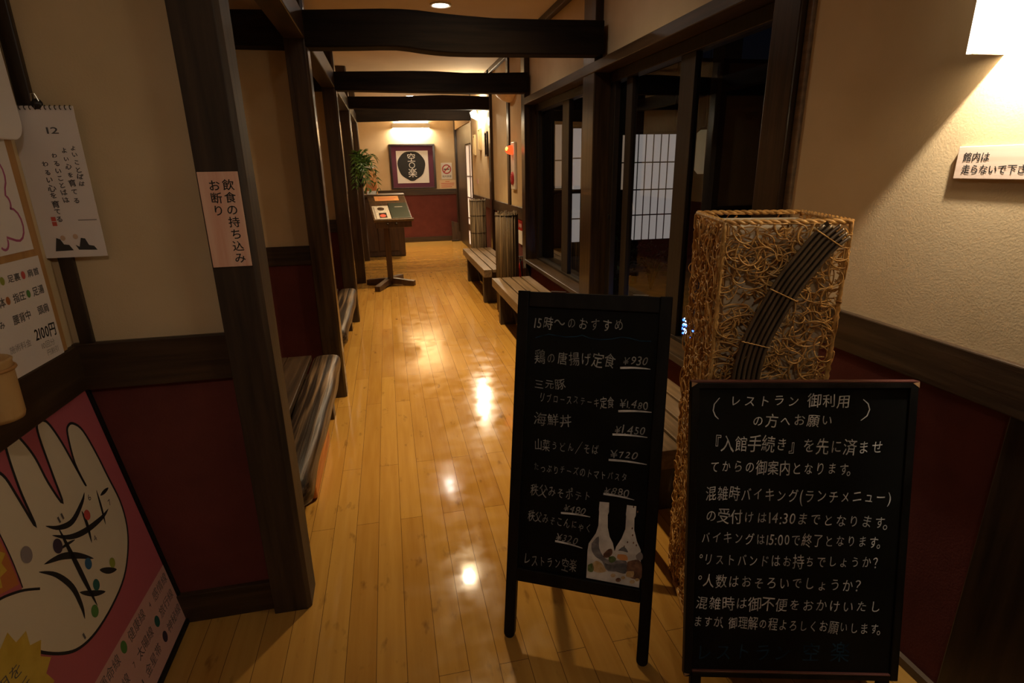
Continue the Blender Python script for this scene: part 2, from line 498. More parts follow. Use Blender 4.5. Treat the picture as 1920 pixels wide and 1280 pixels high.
def letter(mb, s, p0, p1, h, o, u, v, n, d, hand=0.0, slant=0.0, bold=0.0):
    """write s between the points p0 and p1 (middle of the line, plane coordinates), glyph height about h"""
    em = h * 1.12
    adv = []
    for ch in s:
        vs, fs, x0, x1, wide = glyph(ch)
        if ch == ' ': adv.append(0.45)
        elif wide: adv.append(1.0 if ch not in '。、' else 0.5)
        else: adv.append(x1 - x0 + 0.14)
    tot = sum(adv)
    p0, p1 = Vector(p0), Vector(p1)
    t = p1 - p0
    sx = t.length / tot
    t.normalize(); q = Vector((-t.y, t.x))
    o, u, v, n = Vector(o), Vector(u), Vector(v), Vector(n)
    x = 0.0
    for ch, a in zip(s, adv):
        vs, fs, x0, x1, wide = glyph(ch)
        if vs:
            rot = R.uniform(-1, 1) * hand * 0.10
            ss = 1 + R.uniform(-1, 1) * hand * 0.10
            dy = R.uniform(-1, 1) * hand * 0.05
            small = 0.82 if (hand and '\u3040' <= ch <= '\u30ff') else 1.0
            out = []
            cx = 0.5 if wide else (x0 + x1) / 2
            w1 = R.uniform(0, 6.28); w2 = R.uniform(0, 6.28)
            for gx, gy in vs:
                gx -= cx; gy -= 0.37
                gx *= ss * small; gy *= ss * small
                if hand:
                    gx2 = gx + hand * 0.02 * math.sin(5 * gy + w1)
                    gy2 = gy + hand * 0.02 * math.sin(5 * gx + w2)
                    gx, gy = gx2 * math.cos(rot) - gy2 * math.sin(rot), gx2 * math.sin(rot) + gy2 * math.cos(rot)
                gx += slant * gy
                px = (x + (a / 2 if not wide or a < 1 else 0.5) + gx) * sx
                py = (gy + dy) * em
                P = p0 + t * px + q * py
                out.append(o + u * P.x + v * P.y + n * d)
            mb.add(out, fs)
            if bold:
                for k, (bx, by) in enumerate(((1, 0), (-1, 0), (0, 1), (0, -1))):
                    sh = u * (bx * bold * em) + v * (by * bold * em) - n * (0.00002 * (k + 1))
                    mb.add([p + sh for p in out], fs)
        x += a

def letter_v(mb, s, c, h, pitch, o, u, v, n, d, hand=0.0, bold=0.0):
    """vertical writing downwards from plane point c (centre of the first character)"""
    x, y = c
    for ch in s:
        letter(mb, ch, (x - h * 0.52, y), (x + h * 0.52, y), h * 0.93, o, u, v, n, d, hand, 0.0, bold)
        y -= pitch

def ellipse(cx, cy, rx, ry, n=20, rot=0.0):
    out = []
    for i in range(n):
        a = 2 * PI * i / n
        x, y = rx * math.cos(a), ry * math.sin(a)
        out.append((cx + x * math.cos(rot) - y * math.sin(rot), cy + x * math.sin(rot) + y * math.cos(rot)))
    return out

# ================================================================== ROOM SHELL
XU, YU, ZU = Vector((1, 0, 0)), Vector((0, 1, 0)), Vector((0, 0, 1))
struct('floor', MB().box(-1.3, 1.6, -2.7, 8.42, -0.06, 0.0), M['floor_y'], label='glossy light maple plank floor running along the corridor')
struct('floor', MB().box(-1.3, 2.4, 8.42, 12.4, -0.06, 0.0), M['floor_x'], label='maple floor of the far hall with planks laid crosswise')
struct('ceiling', MB().box(-1.3, 1.7, -2.7, 12.4, CEIL, CEIL + 0.06), M['ceiling'], label='pale beige corridor ceiling with round downlights')

w = MB()
w.box(RW, 1.57, -2.7, 1.87, 1.0, CEIL)
w.box(RW + 0.01, 1.57, 1.87, 5.98, 2.13, CEIL)
w.box(RW, 1.57, 5.98, 9.84, 1.03, CEIL)
w.box(RW, 1.57, 9.84, 12.25, 2.26, CEIL)
wr = struct('wall_right', w, M['plaster'], label='beige plaster wall on the right side')
w = MB()
w.box(RW + 0.004, 1.57, -2.7, 1.87, 0.0, 1.0)
w.box(RW + 0.004, 1.57, 1.87, 5.98, 0.0, 0.513)
w.box(RW + 0.004, 1.57, 5.98, 9.84, 0.0, 1.03)
obj('wainscot', w, M['red'], wr, label='dark red lower wall')
# entry wall on the left, its return facing the camera, alcoves behind the posts
wl = struct('wall_left', MB().box(LX - 0.12, LX, -2.7, 1.78, 1.0, CEIL), M['plaster'], label='beige plaster wall left of the entry')
obj('wainscot', MB().box(LX - 0.12, LX - 0.003, -2.7, 1.78, 0.0, 1.0), M['red'], wl, label='dark red lower wall')
we = struct('wall_entry', MB().box(LX - 0.12, PX0 + 0.02, 1.78, 1.87, 1.0, CEIL), M['plaster'], label='beige wall panel facing the entry beside the first post')
obj('wainscot', MB().box(LX - 0.12, PX0 + 0.02, 1.783, 1.867, 0.0, 1.0), M['red'], we, label='dark red lower wall')
wa = struct('wall_alcove', MB().box(-1.24, -1.12, 1.87, 12.4, 1.0, CEIL), M['plaster'], label='beige back wall of the seating alcoves')
obj('wainscot', MB().box(-1.24, -1.123, 1.87, 12.4, 0.0, 1.0), M['red'], wa, label='dark red lower wall')
for yy in (3.90, 5.94):
    wp = struct('wall_partition', MB().box(-1.12, PX0 + 0.02, yy, yy + 0.08, 1.0, CEIL), M['plaster'], label='beige partition closing the %s seating alcove' % ('first' if yy < 5 else 'second'))
    obj('wainscot', MB().box(-1.12, PX0 + 0.02, yy + 0.003, yy + 0.077, 0.0, 1.0), M['red'], wp, label='dark red lower wall')
    struct('trim_rail', MB().box(-1.12, PX0 + 0.01, yy - 0.016, yy, 0.905, 1.03), M['rail_x'], bevel=0.003, label='dark chair rail on the alcove partition', cat='rail')
wn = struct('wall_end', MB().box(-1.2, 1.50, 12.25, 12.37, 1.0, CEIL), M['plaster'], label='bright beige wall closing the corridor')
obj('wainscot', MB().box(-1.2, 1.50, 12.253, 12.37, 0.0, 1.0), M['red'], wn, label='dark red lower wall')
struct('wall_back', MB().box(-1.3, 1.7, -2.82, -2.7, 0.0, CEIL), M['plaster'], label='beige wall behind the entry')
struct('wall_hall', MB().box(2.4, 2.5, 9.7, 12.4, 0.0, CEIL), M['night_wall'], label='dark wall beyond the sliding screen')

# rails, baseboards, crown trim
struct('trim_rail', MB().box(RW - 0.018, RW + 0.004, -2.7, 1.87, 0.900, 1.028), M['rail_y'], bevel=0.004, label='dark wooden chair rail on the right entry wall', cat='rail')
struct('trim_rail', MB().box(RW - 0.018, RW + 0.004, 5.98, 9.84, 0.94, 1.072), M['rail_y'], bevel=0.004, label='dark wooden chair rail on the far right wall', cat='rail')
struct('trim_rail', MB().box(LX - 0.004, LX + 0.016, -2.7, 1.765, 0.895, 1.03), M['rail_y'], bevel=0.004, label='dark chair rail under the notice board', cat='rail')
struct('trim_rail', MB().box(LX, PX0 + 0.005, 1.762, 1.784, 0.890, 1.034), M['rail_x'], bevel=0.004, label='dark chair rail under the calendar wall', cat='rail')
struct('trim_rail', MB().box(-1.2, 1.48, 12.23, 12.254, 0.975, 1.088), M['rail_x'], bevel=0.005, label='dark chair rail on the end wall', cat='rail')
struct('baseboard_left', MB().box(LX, PX0 + 0.005, 1.764, 1.786, 0.0, 0.115), M['rail_x'], bevel=0.003, label='dark baseboard under the calendar wall', cat='baseboard')
struct('baseboard_left', MB().box(LX - 0.004, LX + 0.014, -2.7, 1.765, 0.0, 0.11), M['rail_y'], bevel=0.003, label='dark baseboard along the left entry wall', cat='baseboard')
struct('baseboard_right', MB().box(RW - 0.014, RW + 0.006, -2.7, 1.87, 0.0, 0.03), mottled('worn_pale_trim', (0.10, 0.065, 0.04), (0.19, 0.125, 0.08), (5, 5, 5), 0.55), label='low worn floor strip along the right entry wall', cat='baseboard')
struct('baseboard_right', MB().box(RW - 0.012, RW + 0.006, 1.87, 9.84, 0.0, 0.09), M['rail_y'], bevel=0.003, label='dark baseboard behind the slatted benches', cat='baseboard')
struct('baseboard_end', MB().box(-1.2, 1.47, 12.232, 12.256, 0.0, 0.10), M['rail_x'], bevel=0.003, label='brown baseboard under the end wall', cat='baseboard')
struct('trim_crown', MB().box(RW - 0.04, RW + 0.012, -2.7, 9.84, 2.685, CEIL), M['dark_y'], bevel=0.003, label='thin dark crown strip under the right ceiling edge', cat='trim')
struct('trim_stud', MB().box(RW - 0.022, RW + 0.004, 6.72, 6.83, 1.07, CEIL - 0.05), M['dark_z'], bevel=0.004, label='thin dark upright strip beside the fire alarm', cat='trim')
struct('trim_stud', MB().box(RW - 0.012, RW + 0.006, 0.55, 0.952, 0.03, 0.90), M['dark_z'], bevel=0.004, label='dark upright board in the right wainscot', cat='trim')

def worn_post(x0, x1, y0, y1, ch=0.014):
    mb = MB()
    p = [(x0, y0), (x1 - ch, y0), (x1, y0 + ch), (x1, y1 - ch), (x1 - ch, y1), (x0, y1)]
    segs = 26
    for i in range(segs + 1):
        z = CEIL * i / segs
        vs = []
        for k, (x, y) in enumerate(p):
            j = 0.0012 * math.sin(7.3 * z + k * 1.9 + y0 * 3)
            vs.append((x + (j if x > x0 else 0), y + j * (1 if y > (y0 + y1) / 2 else -1), z))
        mb.v += vs
    n = len(p)
    for i in range(segs):
        for k in range(n):
            mb.f.append((i * n + k, i * n + (k + 1) % n, (i + 1) * n + (k + 1) % n, (i + 1) * n + k))
    mb.f.append(tuple(range(n))[::-1]); mb.f.append(tuple(segs * n + k for k in range(n)))
    return mb
posts = [(1.736, 1.874, 'nearest thick post at the alcove corner, carrying the pink notice'), (3.72, 3.855, 'second left post behind the first alcove bench'),
         (5.75, 5.885, 'third left post along the corridor'), (7.85, 7.985, 'fourth left post beside the menu stand'), (9.88, 10.01, 'farthest left post before the counter')]
for y0, y1, lb in posts:
    struct('pillar', worn_post(PX0, PX1, y0, y1), M['post_worn' if y0 < 2 else 'post'], bevel=0.002, label=lb + ', dark varnished wood', cat='post')
struct('pillar', MB().box(-0.908, -0.872, 1.765, 1.80, 1.03, CEIL), M['dark_z'], bevel=0.003, label='slim dark corner post beside the calendar', cat='post')
for x0, x1, y0, y1, lb in ((1.42, 1.60, 1.87, 2.02, 'dark window post beside the right entry wall'), (1.41, 1.60, 3.84, 4.07, 'dark window post between the two garden windows'),
                           (1.41, 1.60, 5.83, 5.98, 'dark post at the far edge of the garden windows'), (1.415, 1.47, 7.85, 7.985, 'slim dark post on the far right wall'),
                           (1.447, 1.60, 9.80, 9.90, 'dark post at the end of the right wall'), (1.44, 1.62, 12.12, 12.30, 'dark post at the right end of the end wall')):
    struct('pillar', MB().box(x0, x1, y0, y1, 0, CEIL), M['post'], bevel=0.006, label=lb, cat='post')
struct('trim_stop', MB().box(RW - 0.012, RW + 0.01, 1.835, 1.868, 1.028, CEIL), M['bench'], bevel=0.004, label='light brown strip where the right wall meets the window post', cat='trim')

def beam(name, yc, top, bot, label, d=0.13):
    poly = top + bot[::-1]
    o = obj(name, MB().prism([(x, z) for x, z in poly], (0, yc, 0), XU, ZU, YU, 0, d), M['beam'], None, 0.008)
    o['kind'] = 'structure'; o['label'] = label; o['category'] = 'beam'
beam('beam', 3.725, [(-1.12, 2.355), (-0.758, 2.365), (-0.372, 2.376), (-0.22, 2.383), (-0.075, 2.390), (0.05, 2.396), (0.163, 2.398), (0.26, 2.395), (0.344, 2.388), (0.44, 2.381), (0.53, 2.376), (0.718, 2.368), (1.05, 2.371), (1.43, 2.379)],
     [(-1.12, 2.183), (-0.781, 2.183), (-0.362, 2.183), (-0.22, 2.187), (-0.094, 2.191), (0.02, 2.196), (0.124, 2.198), (0.2, 2.192), (0.27, 2.183), (0.36, 2.175), (0.456, 2.17), (0.583, 2.169), (1.0, 2.175), (1.43, 2.181)],
     'nearest dark curved beam crossing the corridor')
beam('beam', 5.755, [(-1.12, 2.355), (-0.365, 2.362), (0.024, 2.371), (0.3, 2.378), (0.501, 2.379), (0.65, 2.374), (0.798, 2.369), (1.097, 2.373), (1.43, 2.383)],
     [(-1.12, 2.205), (-0.382, 2.205), (0.39, 2.197), (0.9, 2.194), (1.43, 2.198)], 'second dark beam crossing the corridor')
beam('beam', 7.855, [(-1.12, 2.38), (-0.365, 2.392), (0.268, 2.396), (0.55, 2.409), (0.806, 2.418), (1.1, 2.412), (1.44, 2.402)],
     [(-1.12, 2.255), (-0.379, 2.252), (0.5, 2.242), (1.44, 2.244)], 'third dark beam crossing the corridor')
beam('beam', 9.87, [(-1.12, 2.43), (0.3, 2.45), (1.46, 2.44)], [(-1.12, 2.245), (-0.354, 2.247), (0.476, 2.265), (1.46, 2.271)], 'farthest brown beam before the end wall')
for y0, y1, lb in ((1.87, 3.72, 'first'), (3.855, 5.75, 'second'), (5.885, 7.85, 'third'), (7.985, 9.88, 'fourth')):
    struct('beam', MB().box(PX0, PX1 - 0.006, y0, y1, 2.225, 2.37), M['dark_y'], bevel=0.006, label='dark long beam above the %s left bay' % lb, cat='beam')

# ------------------------------------------------------------------ garden windows
struct('trim_lintel', MB().box(1.40, 1.58, 2.02, 5.83, 2.095, 2.158), M['rail_y'], bevel=0.005, label='dark lintel running over the garden windows', cat='lintel')
struct('trim_sill', MB().box(1.395, 1.60, 2.02, 5.83, 0.512, 0.550), M['rail_y'], bevel=0.005, label='dark sill running under the garden windows', cat='sill')
def window(name, label, y0, y1, stiles, panes):
    r = sroot(name, label, 'window', (1.55, (y0 + y1) / 2, 0.55))
    obj('bottom_rail', MB().box(1.525, 1.595, y0, y1, 0.55, 0.572), M['sash'], r, 0.003)
    obj('top_rail', MB().box(1.52, 1.60, y0, y1, 2.03, 2.095), M['sash'], r, 0.004)
    for a, b, off in stiles:
        obj('stile', MB().box(1.53 + off, 1.57 + off, a, b, 0.572, 2.03), M['sash'], r, 0.003)
    for a, b, off in panes:
        obj('pane', MB().box(1.548 + off, 1.553 + off, a, b, 0.572, 2.03), M['glass'], r)
    return r
w1 = window('window_1', 'dark framed garden window behind the rattan lamp', 2.02, 3.84, [(2.02, 2.09, 0), (2.745, 2.89, 0), (3.53, 3.62, 0.02), (3.76, 3.84, 0)], [(2.09, 2.745, 0), (2.89, 3.76, 0.02)])
w2 = window('window_2', 'dark framed garden window farther down the corridor', 4.07, 5.83, [(4.07, 4.10, 0), (4.75, 4.93, 0), (5.74, 5.83, 0)], [(4.10, 4.75, 0), (4.93, 5.74, 0.02)])
obj('latch', MB().box(1.52, 1.531, 3.78, 3.795, 1.14, 1.17), M['dark_metal'], w1, 0.002)

# ------------------------------------------------------------------ courtyard at night
struct('ground', MB().box(1.6, 9.0, -0.5, 9.6, -0.20, -0.12), M['soil'], label='dark garden soil outside the windows', cat='ground')
wg = MB()
wg.box(1.6, 2.72, 9.40, 9.6, -0.2, 3.2); wg.box(2.72, 9.0, 9.45, 9.6, -0.2, 3.2)
wg.box(3.60, 4.03, 9.38, 9.46, -0.2, 3.2); wg.box(4.95, 6.72, 9.38, 9.46, -0.2, 3.2)
struct('wall_garden', wg, M['night_wall'], label='dark wall of the building across the garden')
def shoji(label, x0, x1, z0, z1, cols, bars, paper, yy=9.36, thick=()):
    r = thing('shoji_screen', label, 'shoji screen', ((x0 + x1) / 2, yy, z0), 0, 'lit paper screens across the garden')
    obj('paper', MB().box(x0, x1, yy + 0.012, yy + 0.02, z0, z1), paper, r)
    lt = MB()
    for i in range(1, cols):
        x = x0 + (x1 - x0) * i / cols
        lt.box(x - 0.007, x + 0.007, yy, yy + 0.012, z0, z1)
    for z in bars:
        lt.box(x0, x1, yy - 0.002, yy + 0.012, z - 0.010, z + 0.010)
    for z in thick:
        lt.box(x0, x1, yy - 0.006, yy + 0.012, z - 0.035, z + 0.035)
    obj('lattice', lt, M['lattice'], r)
    fr = MB()
    fr.box(x0 - 0.05, x0, yy - 0.01, yy + 0.02, z0 - 0.08, z1 + 0.05); fr.box(x1, x1 + 0.05, yy - 0.01, yy + 0.02, z0 - 0.08, z1 + 0.05)
    fr.box(x0, x1, yy - 0.01, yy + 0.02, z0 - 0.10, z0); fr.box(x0, x1, yy - 0.01, yy + 0.02, z1, z1 + 0.05)
    obj('frame', fr, M['lattice'], r, 0.003)
    return r
shoji('wide glowing paper screen seen through the nearer window, beyond the shrub', 4.13, 4.97, 0.22, 2.00, 6, (1.545, 1.09, 0.655), M['shoji_paper'])
shoji('narrow glowing paper screen in the farther window with a thick dark middle rail', 3.07, 3.60, 0.23, 2.10, 3, (1.63, 0.63), M['shoji_paper'], thick=(1.09,))
shoji('dim warm paper strip at the far left of the farther window', 2.78, 2.90, 1.15, 2.16, 1, (1.6,), M['shoji_warm'])
shoji('thin glowing paper strip left of the wide screen', 3.970, 4.015, 1.10, 1.99, 1, (1.545,), M['shoji_warm'], 9.355)
shoji('paper screen strip just left of the entry window post', 6.76, 6.98, 0.40, 2.0, 2, (1.55, 1.0), M['shoji_paper'])
tag(obj('deck_block', MB().box(2.35, 3.15, 4.85, 5.75, -0.12, 0.0), M['soil'], None, 0.01), 'low brown earth block lying under the garden shrubs', 'garden block')
tag(obj('deck_block', MB().box(2.2, 3.4, 7.3, 9.0, -0.12, 0.04), M['soil'], None, 0.01), 'brown earth bank below the narrow paper screen', 'garden block')
def leafy(name, label, c, rx, ry, rz, n, leafw, seed, mat='leaf', cat='shrub'):
    q = random.Random(seed)
    r = thing(name, label, cat, (c[0], c[1], -0.12), 0, 'garden shrubs')
    st = MB(); lf = MB()
    for i in range(max(5, n // 14)):
        a = q.uniform(0, 2 * PI); e = (c[0] + rx * 0.8 * q.uniform(0.2, 1) * math.cos(a), c[1] + ry * 0.8 * q.uniform(0.2, 1) * math.sin(a), c[2] + rz * q.uniform(-0.2, 0.9))
        mid = (c[0] + (e[0] - c[0]) * 0.35, c[1] + (e[1] - c[1]) * 0.35, (e[2] - 0.12) / 2 + 0.05)
        st.tube([(c[0], c[1], -0.12), mid, e], [0.010, 0.007, 0.003], 5)
    for i in range(n):
        a = q.uniform(0, 2 * PI); b = q.uniform(-1, 1); rr = q.uniform(0.35, 1) ** 0.5
        p = Vector((c[0] + rx * rr * math.cos(a) * math.sqrt(1 - b * b), c[1] + ry * rr * math.sin(a) * math.sqrt(1 - b * b), c[2] + rz * rr * b))
        t = Vector((q.uniform(-1, 1), q.uniform(-1, 1), q.uniform(-0.6, 0.6))).normalized()
        s2 = t.cross(Vector((q.uniform(-1, 1), q.uniform(-1, 1), 1))).normalized()
        L = leafw * q.uniform(1.6, 2.6)
        lf.add([p, p + t * L * 0.5 + s2 * leafw * 0.45, p + t * L, p + t * L * 0.5 - s2 * leafw * 0.45], [(0, 1, 2, 3)])
    obj('stems', st, M['dark_z'], r); obj('foliage', lf, M[mat], r)
    return r
leafy('garden_shrub', 'small dark shrub with pointed leaves against the wide paper screen', (2.62, 6.25, 0.45), 0.28, 0.25, 0.38, 130, 0.045, 3)
leafy('garden_shrub', 'wide low dark shrub in front of the garden wall', (3.42, 6.9, 0.30), 0.42, 0.45, 0.22, 200, 0.04, 4)
leafy('garden_shrub', 'low shrub at the foot of the farther window', (2.12, 6.75, 0.05), 0.25, 0.35, 0.16, 110, 0.035, 5)
tag(obj('garden_stone', MB().ball((2.03, 6.05, -0.03), 0.16, 14, (1, 1.2, 0.7)), M['stone'], None, 0, True), 'pale rounded stone on the soil below the farther window', 'stone')
WY = 3.375
sl = thing('string_lights', 'blue and white fairy lights heaped on a low bush outside', 'string lights', (1.98, 3.42, -0.12))
bush = MB(); q = random.Random(12)
for i in range(160):
    p = Vector((2.10 + q.gauss(0, 0.05), 3.46 + q.gauss(0, 0.08), 0.1 + q.uniform(-0.2, 0.24)))
    t = Vector((q.uniform(-1, 1), q.uniform(-1, 1), q.uniform(-1, 1))).normalized(); s2 = t.orthogonal().normalized()
    bush.add([p, p + t * 0.03 + s2 * 0.012, p + t * 0.06, p + t * 0.03 - s2 * 0.012], [(0, 1, 2, 3)])
bush.tube([(2.10, 3.5, -0.12), (2.10, 3.48, 0.1), (2.08, 3.46, 0.3)], 0.008, 5)
obj('bush', bush, M['leaf'], sl)
wire = [(1.94 + q.gauss(0, 0.02), WY + q.uniform(-0.09, 0.085), 0.22 + 0.010 * i + q.uniform(-0.02, 0.02)) for i in range(26)]
obj('wire', MB().tube(wire, 0.002, 4), M['lattice'], sl)
for i, p in enumerate(wire):
    for k in range(3):
        pp = (p[0] + q.uniform(-0.02, 0.02), p[1] + q.uniform(-0.03, 0.03), p[2] + q.uniform(-0.02, 0.02))
        obj('bulb', MB().ball(pp, q.choice((0.004, 0.006, 0.009)), 8), M['led'] if (i + k) % 3 else M['led_blue'], sl)
ln = thing('reflection_shade', 'dim oval paper shade added outside the nearer window in place of a lamp reflection', 'reflection_glow', (2.32, 4.0, 1.43))  # added hanging shade, stands in for a wall lamp mirrored in the pane
obj('paper_shade', MB().lathe([(0.03, 1.43), (0.065, 1.47), (0.085, 1.53), (0.09, 1.59), (0.085, 1.65), (0.065, 1.71), (0.03, 1.74)], (2.32, 3.95, 0), 20), M['reflection_glow'], ln, 0, True)
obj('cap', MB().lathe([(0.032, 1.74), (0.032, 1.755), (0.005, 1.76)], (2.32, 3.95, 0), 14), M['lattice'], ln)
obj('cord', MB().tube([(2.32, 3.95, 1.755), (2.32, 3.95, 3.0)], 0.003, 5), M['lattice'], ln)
struct('pillar', MB().box(2.10, 2.22, 3.42, 3.55, -0.12, 3.1), M['night_wall'], label='made-up dark outdoor post cutting off half of the added oval shade', cat='post')  # post made up to give the oval shade its straight cut edge
struct('beam', MB().box(1.6, 2.7, 3.4, 4.5, 3.0, 3.1), M['night_wall'], label='dark eaves over the garden side', cat='eaves')

# ------------------------------------------------------------------ sliding door at the far right
d = sroot('door_1', 'white paper sliding screen in the far right opening', 'sliding door', (1.495, 10.6, 0))
obj('paper', MB().box(1.495, 1.503, 9.92, 10.85, 0.08, 1.90), plain('hall_screen_paper', (0.85, 0.80, 0.76), 0.9, emit=(0.9, 0.68, 0.55), estr=0.42), d)
fr = MB()
for z in (0.04, 0.42, 0.60, 0.98, 1.36, 1.90):
    fr.box(1.482, 1.495, 9.90, 10.87, z - (0.06 if z in (0.04, 0.42) else 0.008), z + (0.06 if z in (0.04, 0.42) else 0.008))
for y in (9.91, 10.37, 10.86):
    fr.box(1.482, 1.500, y - 0.012, y + 0.012, 0, 1.95)
obj('lattice', fr, M['podium'], d)
obj('side_panel', MB().box(1.48, 1.52, 10.87, 12.12, 0, 2.26), M['dark_z'], d, 0.004)
obj('head_panel', MB().box(1.48, 1.52, 9.90, 10.87, 1.92, 2.26), M['dark_y'], d, 0.004)

# ================================================================== LAMPS
def spot(name, loc, w, col, parent=None, ang=76, blend=1.0, rad=0.035, rot=(0, 0, 0)):
    l = bpy.data.lights.new(name, 'SPOT')
    l.energy = w; l.color = col; l.spot_size = math.radians(ang); l.spot_blend = blend; l.shadow_soft_size = rad
    o = bpy.data.objects.new(name, l); COL.objects.link(o)
    o.location = loc; o.rotation_euler = rot
    if parent:
        o.parent = parent; o.location = Vector(loc) - Vector(parent.location)
    return o
def area(name, loc, w, col, sx, sy, rot, parent=None):
    l = bpy.data.lights.new(name, 'AREA')
    l.shape = 'RECTANGLE'; l.size = sx; l.size_y = sy; l.energy = w; l.color = col
    o = bpy.data.objects.new(name, l); COL.objects.link(o)
    o.location = loc; o.rotation_euler = rot
    if parent:
        o.parent = parent; o.location = Vector(loc) - Vector(parent.location)
    return o
dl = None
dl_lab = ('downlight in the ceiling just inside the entry', 'round downlight showing above the nearest curved beam', 'round downlight showing between the first two beams',
          'round downlight in the ceiling over the far hall')
for y, lb in zip(DOWN_Y, dl_lab):
    if dl is None:
        dl = thing('ceiling_downlight', lb, 'ceiling light', (DOWN_X, y, CEIL), 0, 'round ceiling downlights')
        obj('trim_ring', MB().lathe([(0.062, CEIL), (0.085, CEIL), (0.085, CEIL - 0.008), (0.07, CEIL - 0.011), (0.062, CEIL - 0.002)], (DOWN_X, y, 0), 32), M['white_plastic'], dl, 0, True)
        obj('lens', MB().lathe([(0.001, CEIL - 0.0035), (0.065, CEIL - 0.0035), (0.065, CEIL - 0.001)], (DOWN_X, y, 0), 28), M['downlight_glow'], dl)
        spot('bulb', (DOWN_X, y, CEIL - 0.02), DOWN_W, WARM, dl)
        spot('spill', (DOWN_X, y, CEIL - 0.02), DOWN_W * 0.22, WARM, dl, 138)
    else:
        dup(dl, (DOWN_X, y, CEIL), None, lb)

en = dup(dl, (0.15, -0.55, CEIL), None, 'tilted spotlight in the entry ceiling behind the viewer')
for c_ in list(en.children):
    if c_.type == 'LIGHT':
        c_.data = c_.data.copy(); c_.data.energy = ENTRY_W if c_.name.startswith('bulb') else 0.5; c_.data.color = ENTRY; c_.data.spot_size = math.radians(72); c_.rotation_euler = (math.radians(54), 0, 0)
# big sconce on the right entry wall
s = thing('wall_sconce', 'big glowing white wall lamp above the wooden notice', 'wall lamp', (RW, 1.0, 1.735))
obj('front_shade', MB().box(1.352, 1.360, 0.80, 1.180, 1.735, 2.06), M['sconce_glow'], s)
obj('end_plate', MB().box(1.360, RW, 1.172, 1.180, 1.735, 2.06), M['sconce_dim'], s)
obj('end_plate', MB().box(1.360, RW, 0.80, 0.808, 1.735, 2.06), M['sconce_dim'], s)
obj('top_plate', MB().box(1.360, RW, 0.808, 1.172, 2.052, 2.06), M['sconce_dim'], s)
obj('socket', MB().lathe([(0.022, 0), (0.022, 0.05), (0.012, 0.06)], (1.382, 1.055, 1.91), 14), M['white_plastic'], s)
pl = bpy.data.lights.new('bulb', 'POINT'); pl.energy = 46.0; pl.color = (1.0, 0.86, 0.65); pl.shadow_soft_size = 0.012
po = bpy.data.objects.new('bulb', pl); COL.objects.link(po); po.parent = s; po.location = Vector((1.382, 1.055, 1.885)) - s.location
# far sconce on the right wall
s = thing('wall_sconce', 'glowing wall lamp on the far right wall above the small frames', 'wall lamp', (RW, 8.75, 2.16))
sh = MB()
sh.prism([(0, 0.0), (0.11, 0.05), (0.13, 0.12), (0.125, 0.12), (0.105, 0.056), (0, 0.006)], (RW, 8.48, 2.19), (-1, 0, 0), ZU, YU, 0, 0.55)
obj('shade', sh, M['sconce_glow'], s)
for y in (8.60, 8.92):
    l = bpy.data.lights.new('bulb', 'POINT'); l.energy = 11.0; l.color = SCONCE; l.shadow_soft_size = 0.02
    o = bpy.data.objects.new('bulb', l); COL.objects.link(o); o.parent = s; o.location = Vector((RW - 0.10, y, 2.165)) - s.location
l = bpy.data.lights.new('up_bulb', 'POINT'); l.energy = 40.0; l.color = SCONCE; l.shadow_soft_size = 0.02
o = bpy.data.objects.new('up_bulb', l); COL.objects.link(o); o.parent = s; o.location = Vector((RW - 0.14, 8.6, 2.36)) - s.location
# valance lamp over the calligraphy
s = thing('picture_light', 'long box lamp over the framed calligraphy on the end wall', 'wall lamp', (0.575, 12.25, 2.30))
vb = MB()
vb.box(0.20, 0.95, 12.13, 12.142, 2.30, 2.39); vb.box(0.20, 0.212, 12.142, 12.25, 2.30, 2.39); vb.box(0.938, 0.95, 12.142, 12.25, 2.30, 2.39)
obj('valance', vb, M['sconce_dim'], s, 0.002)
obj('tube', MB().tube([(0.23, 12.19, 2.40), (0.92, 12.19, 2.40)], 0.014, 10), plain('lamp_tube', (1, 1, 1), 0.3, emit=(0.95, 0.9, 0.8), estr=9), s)
area('bulb', (0.575, 12.195, 2.33), 46.0, SCONCE, 0.66, 0.05, (0, 0, 0), s)
area('up_bulb', (0.575, 12.195, 2.42), 40.0, SCONCE, 0.66, 0.05, (PI, 0, 0), s)

# ================================================================== CHALKBOARDS
def a_board(name, label, bl, yaw, tilt, w, h, rearspread, cat):
    u = Vector((math.cos(yaw), math.sin(yaw), 0)); nb = Vector((-math.sin(yaw), math.cos(yaw), 0))
    v = ZU * math.cos(tilt) + nb * math.sin(tilt)
    n = -(u.cross(v)); n = n if n.y < 0 else -n
    o = Vector(bl)
    r = thing(name, label, cat, (bl[0], bl[1], 0), yaw)
    return r, o, u, v, n, nb
def foot_leg(o, u, v, n, nb, a, b, h, d0, d1, round_r):
    """front stile whose rounded foot touches the floor"""
    mid = (a + b) / 2; rr = (b - a) / 2
    poly = [(a, h), (a, rr)] + [(mid + rr * math.cos(PI + PI * k / 8), rr + rr * math.sin(PI + PI * k / 8)) for k in range(1, 8)] + [(b, rr), (b, h)]
    return MB().prism(poly, o, u, v, n, d0, d1)

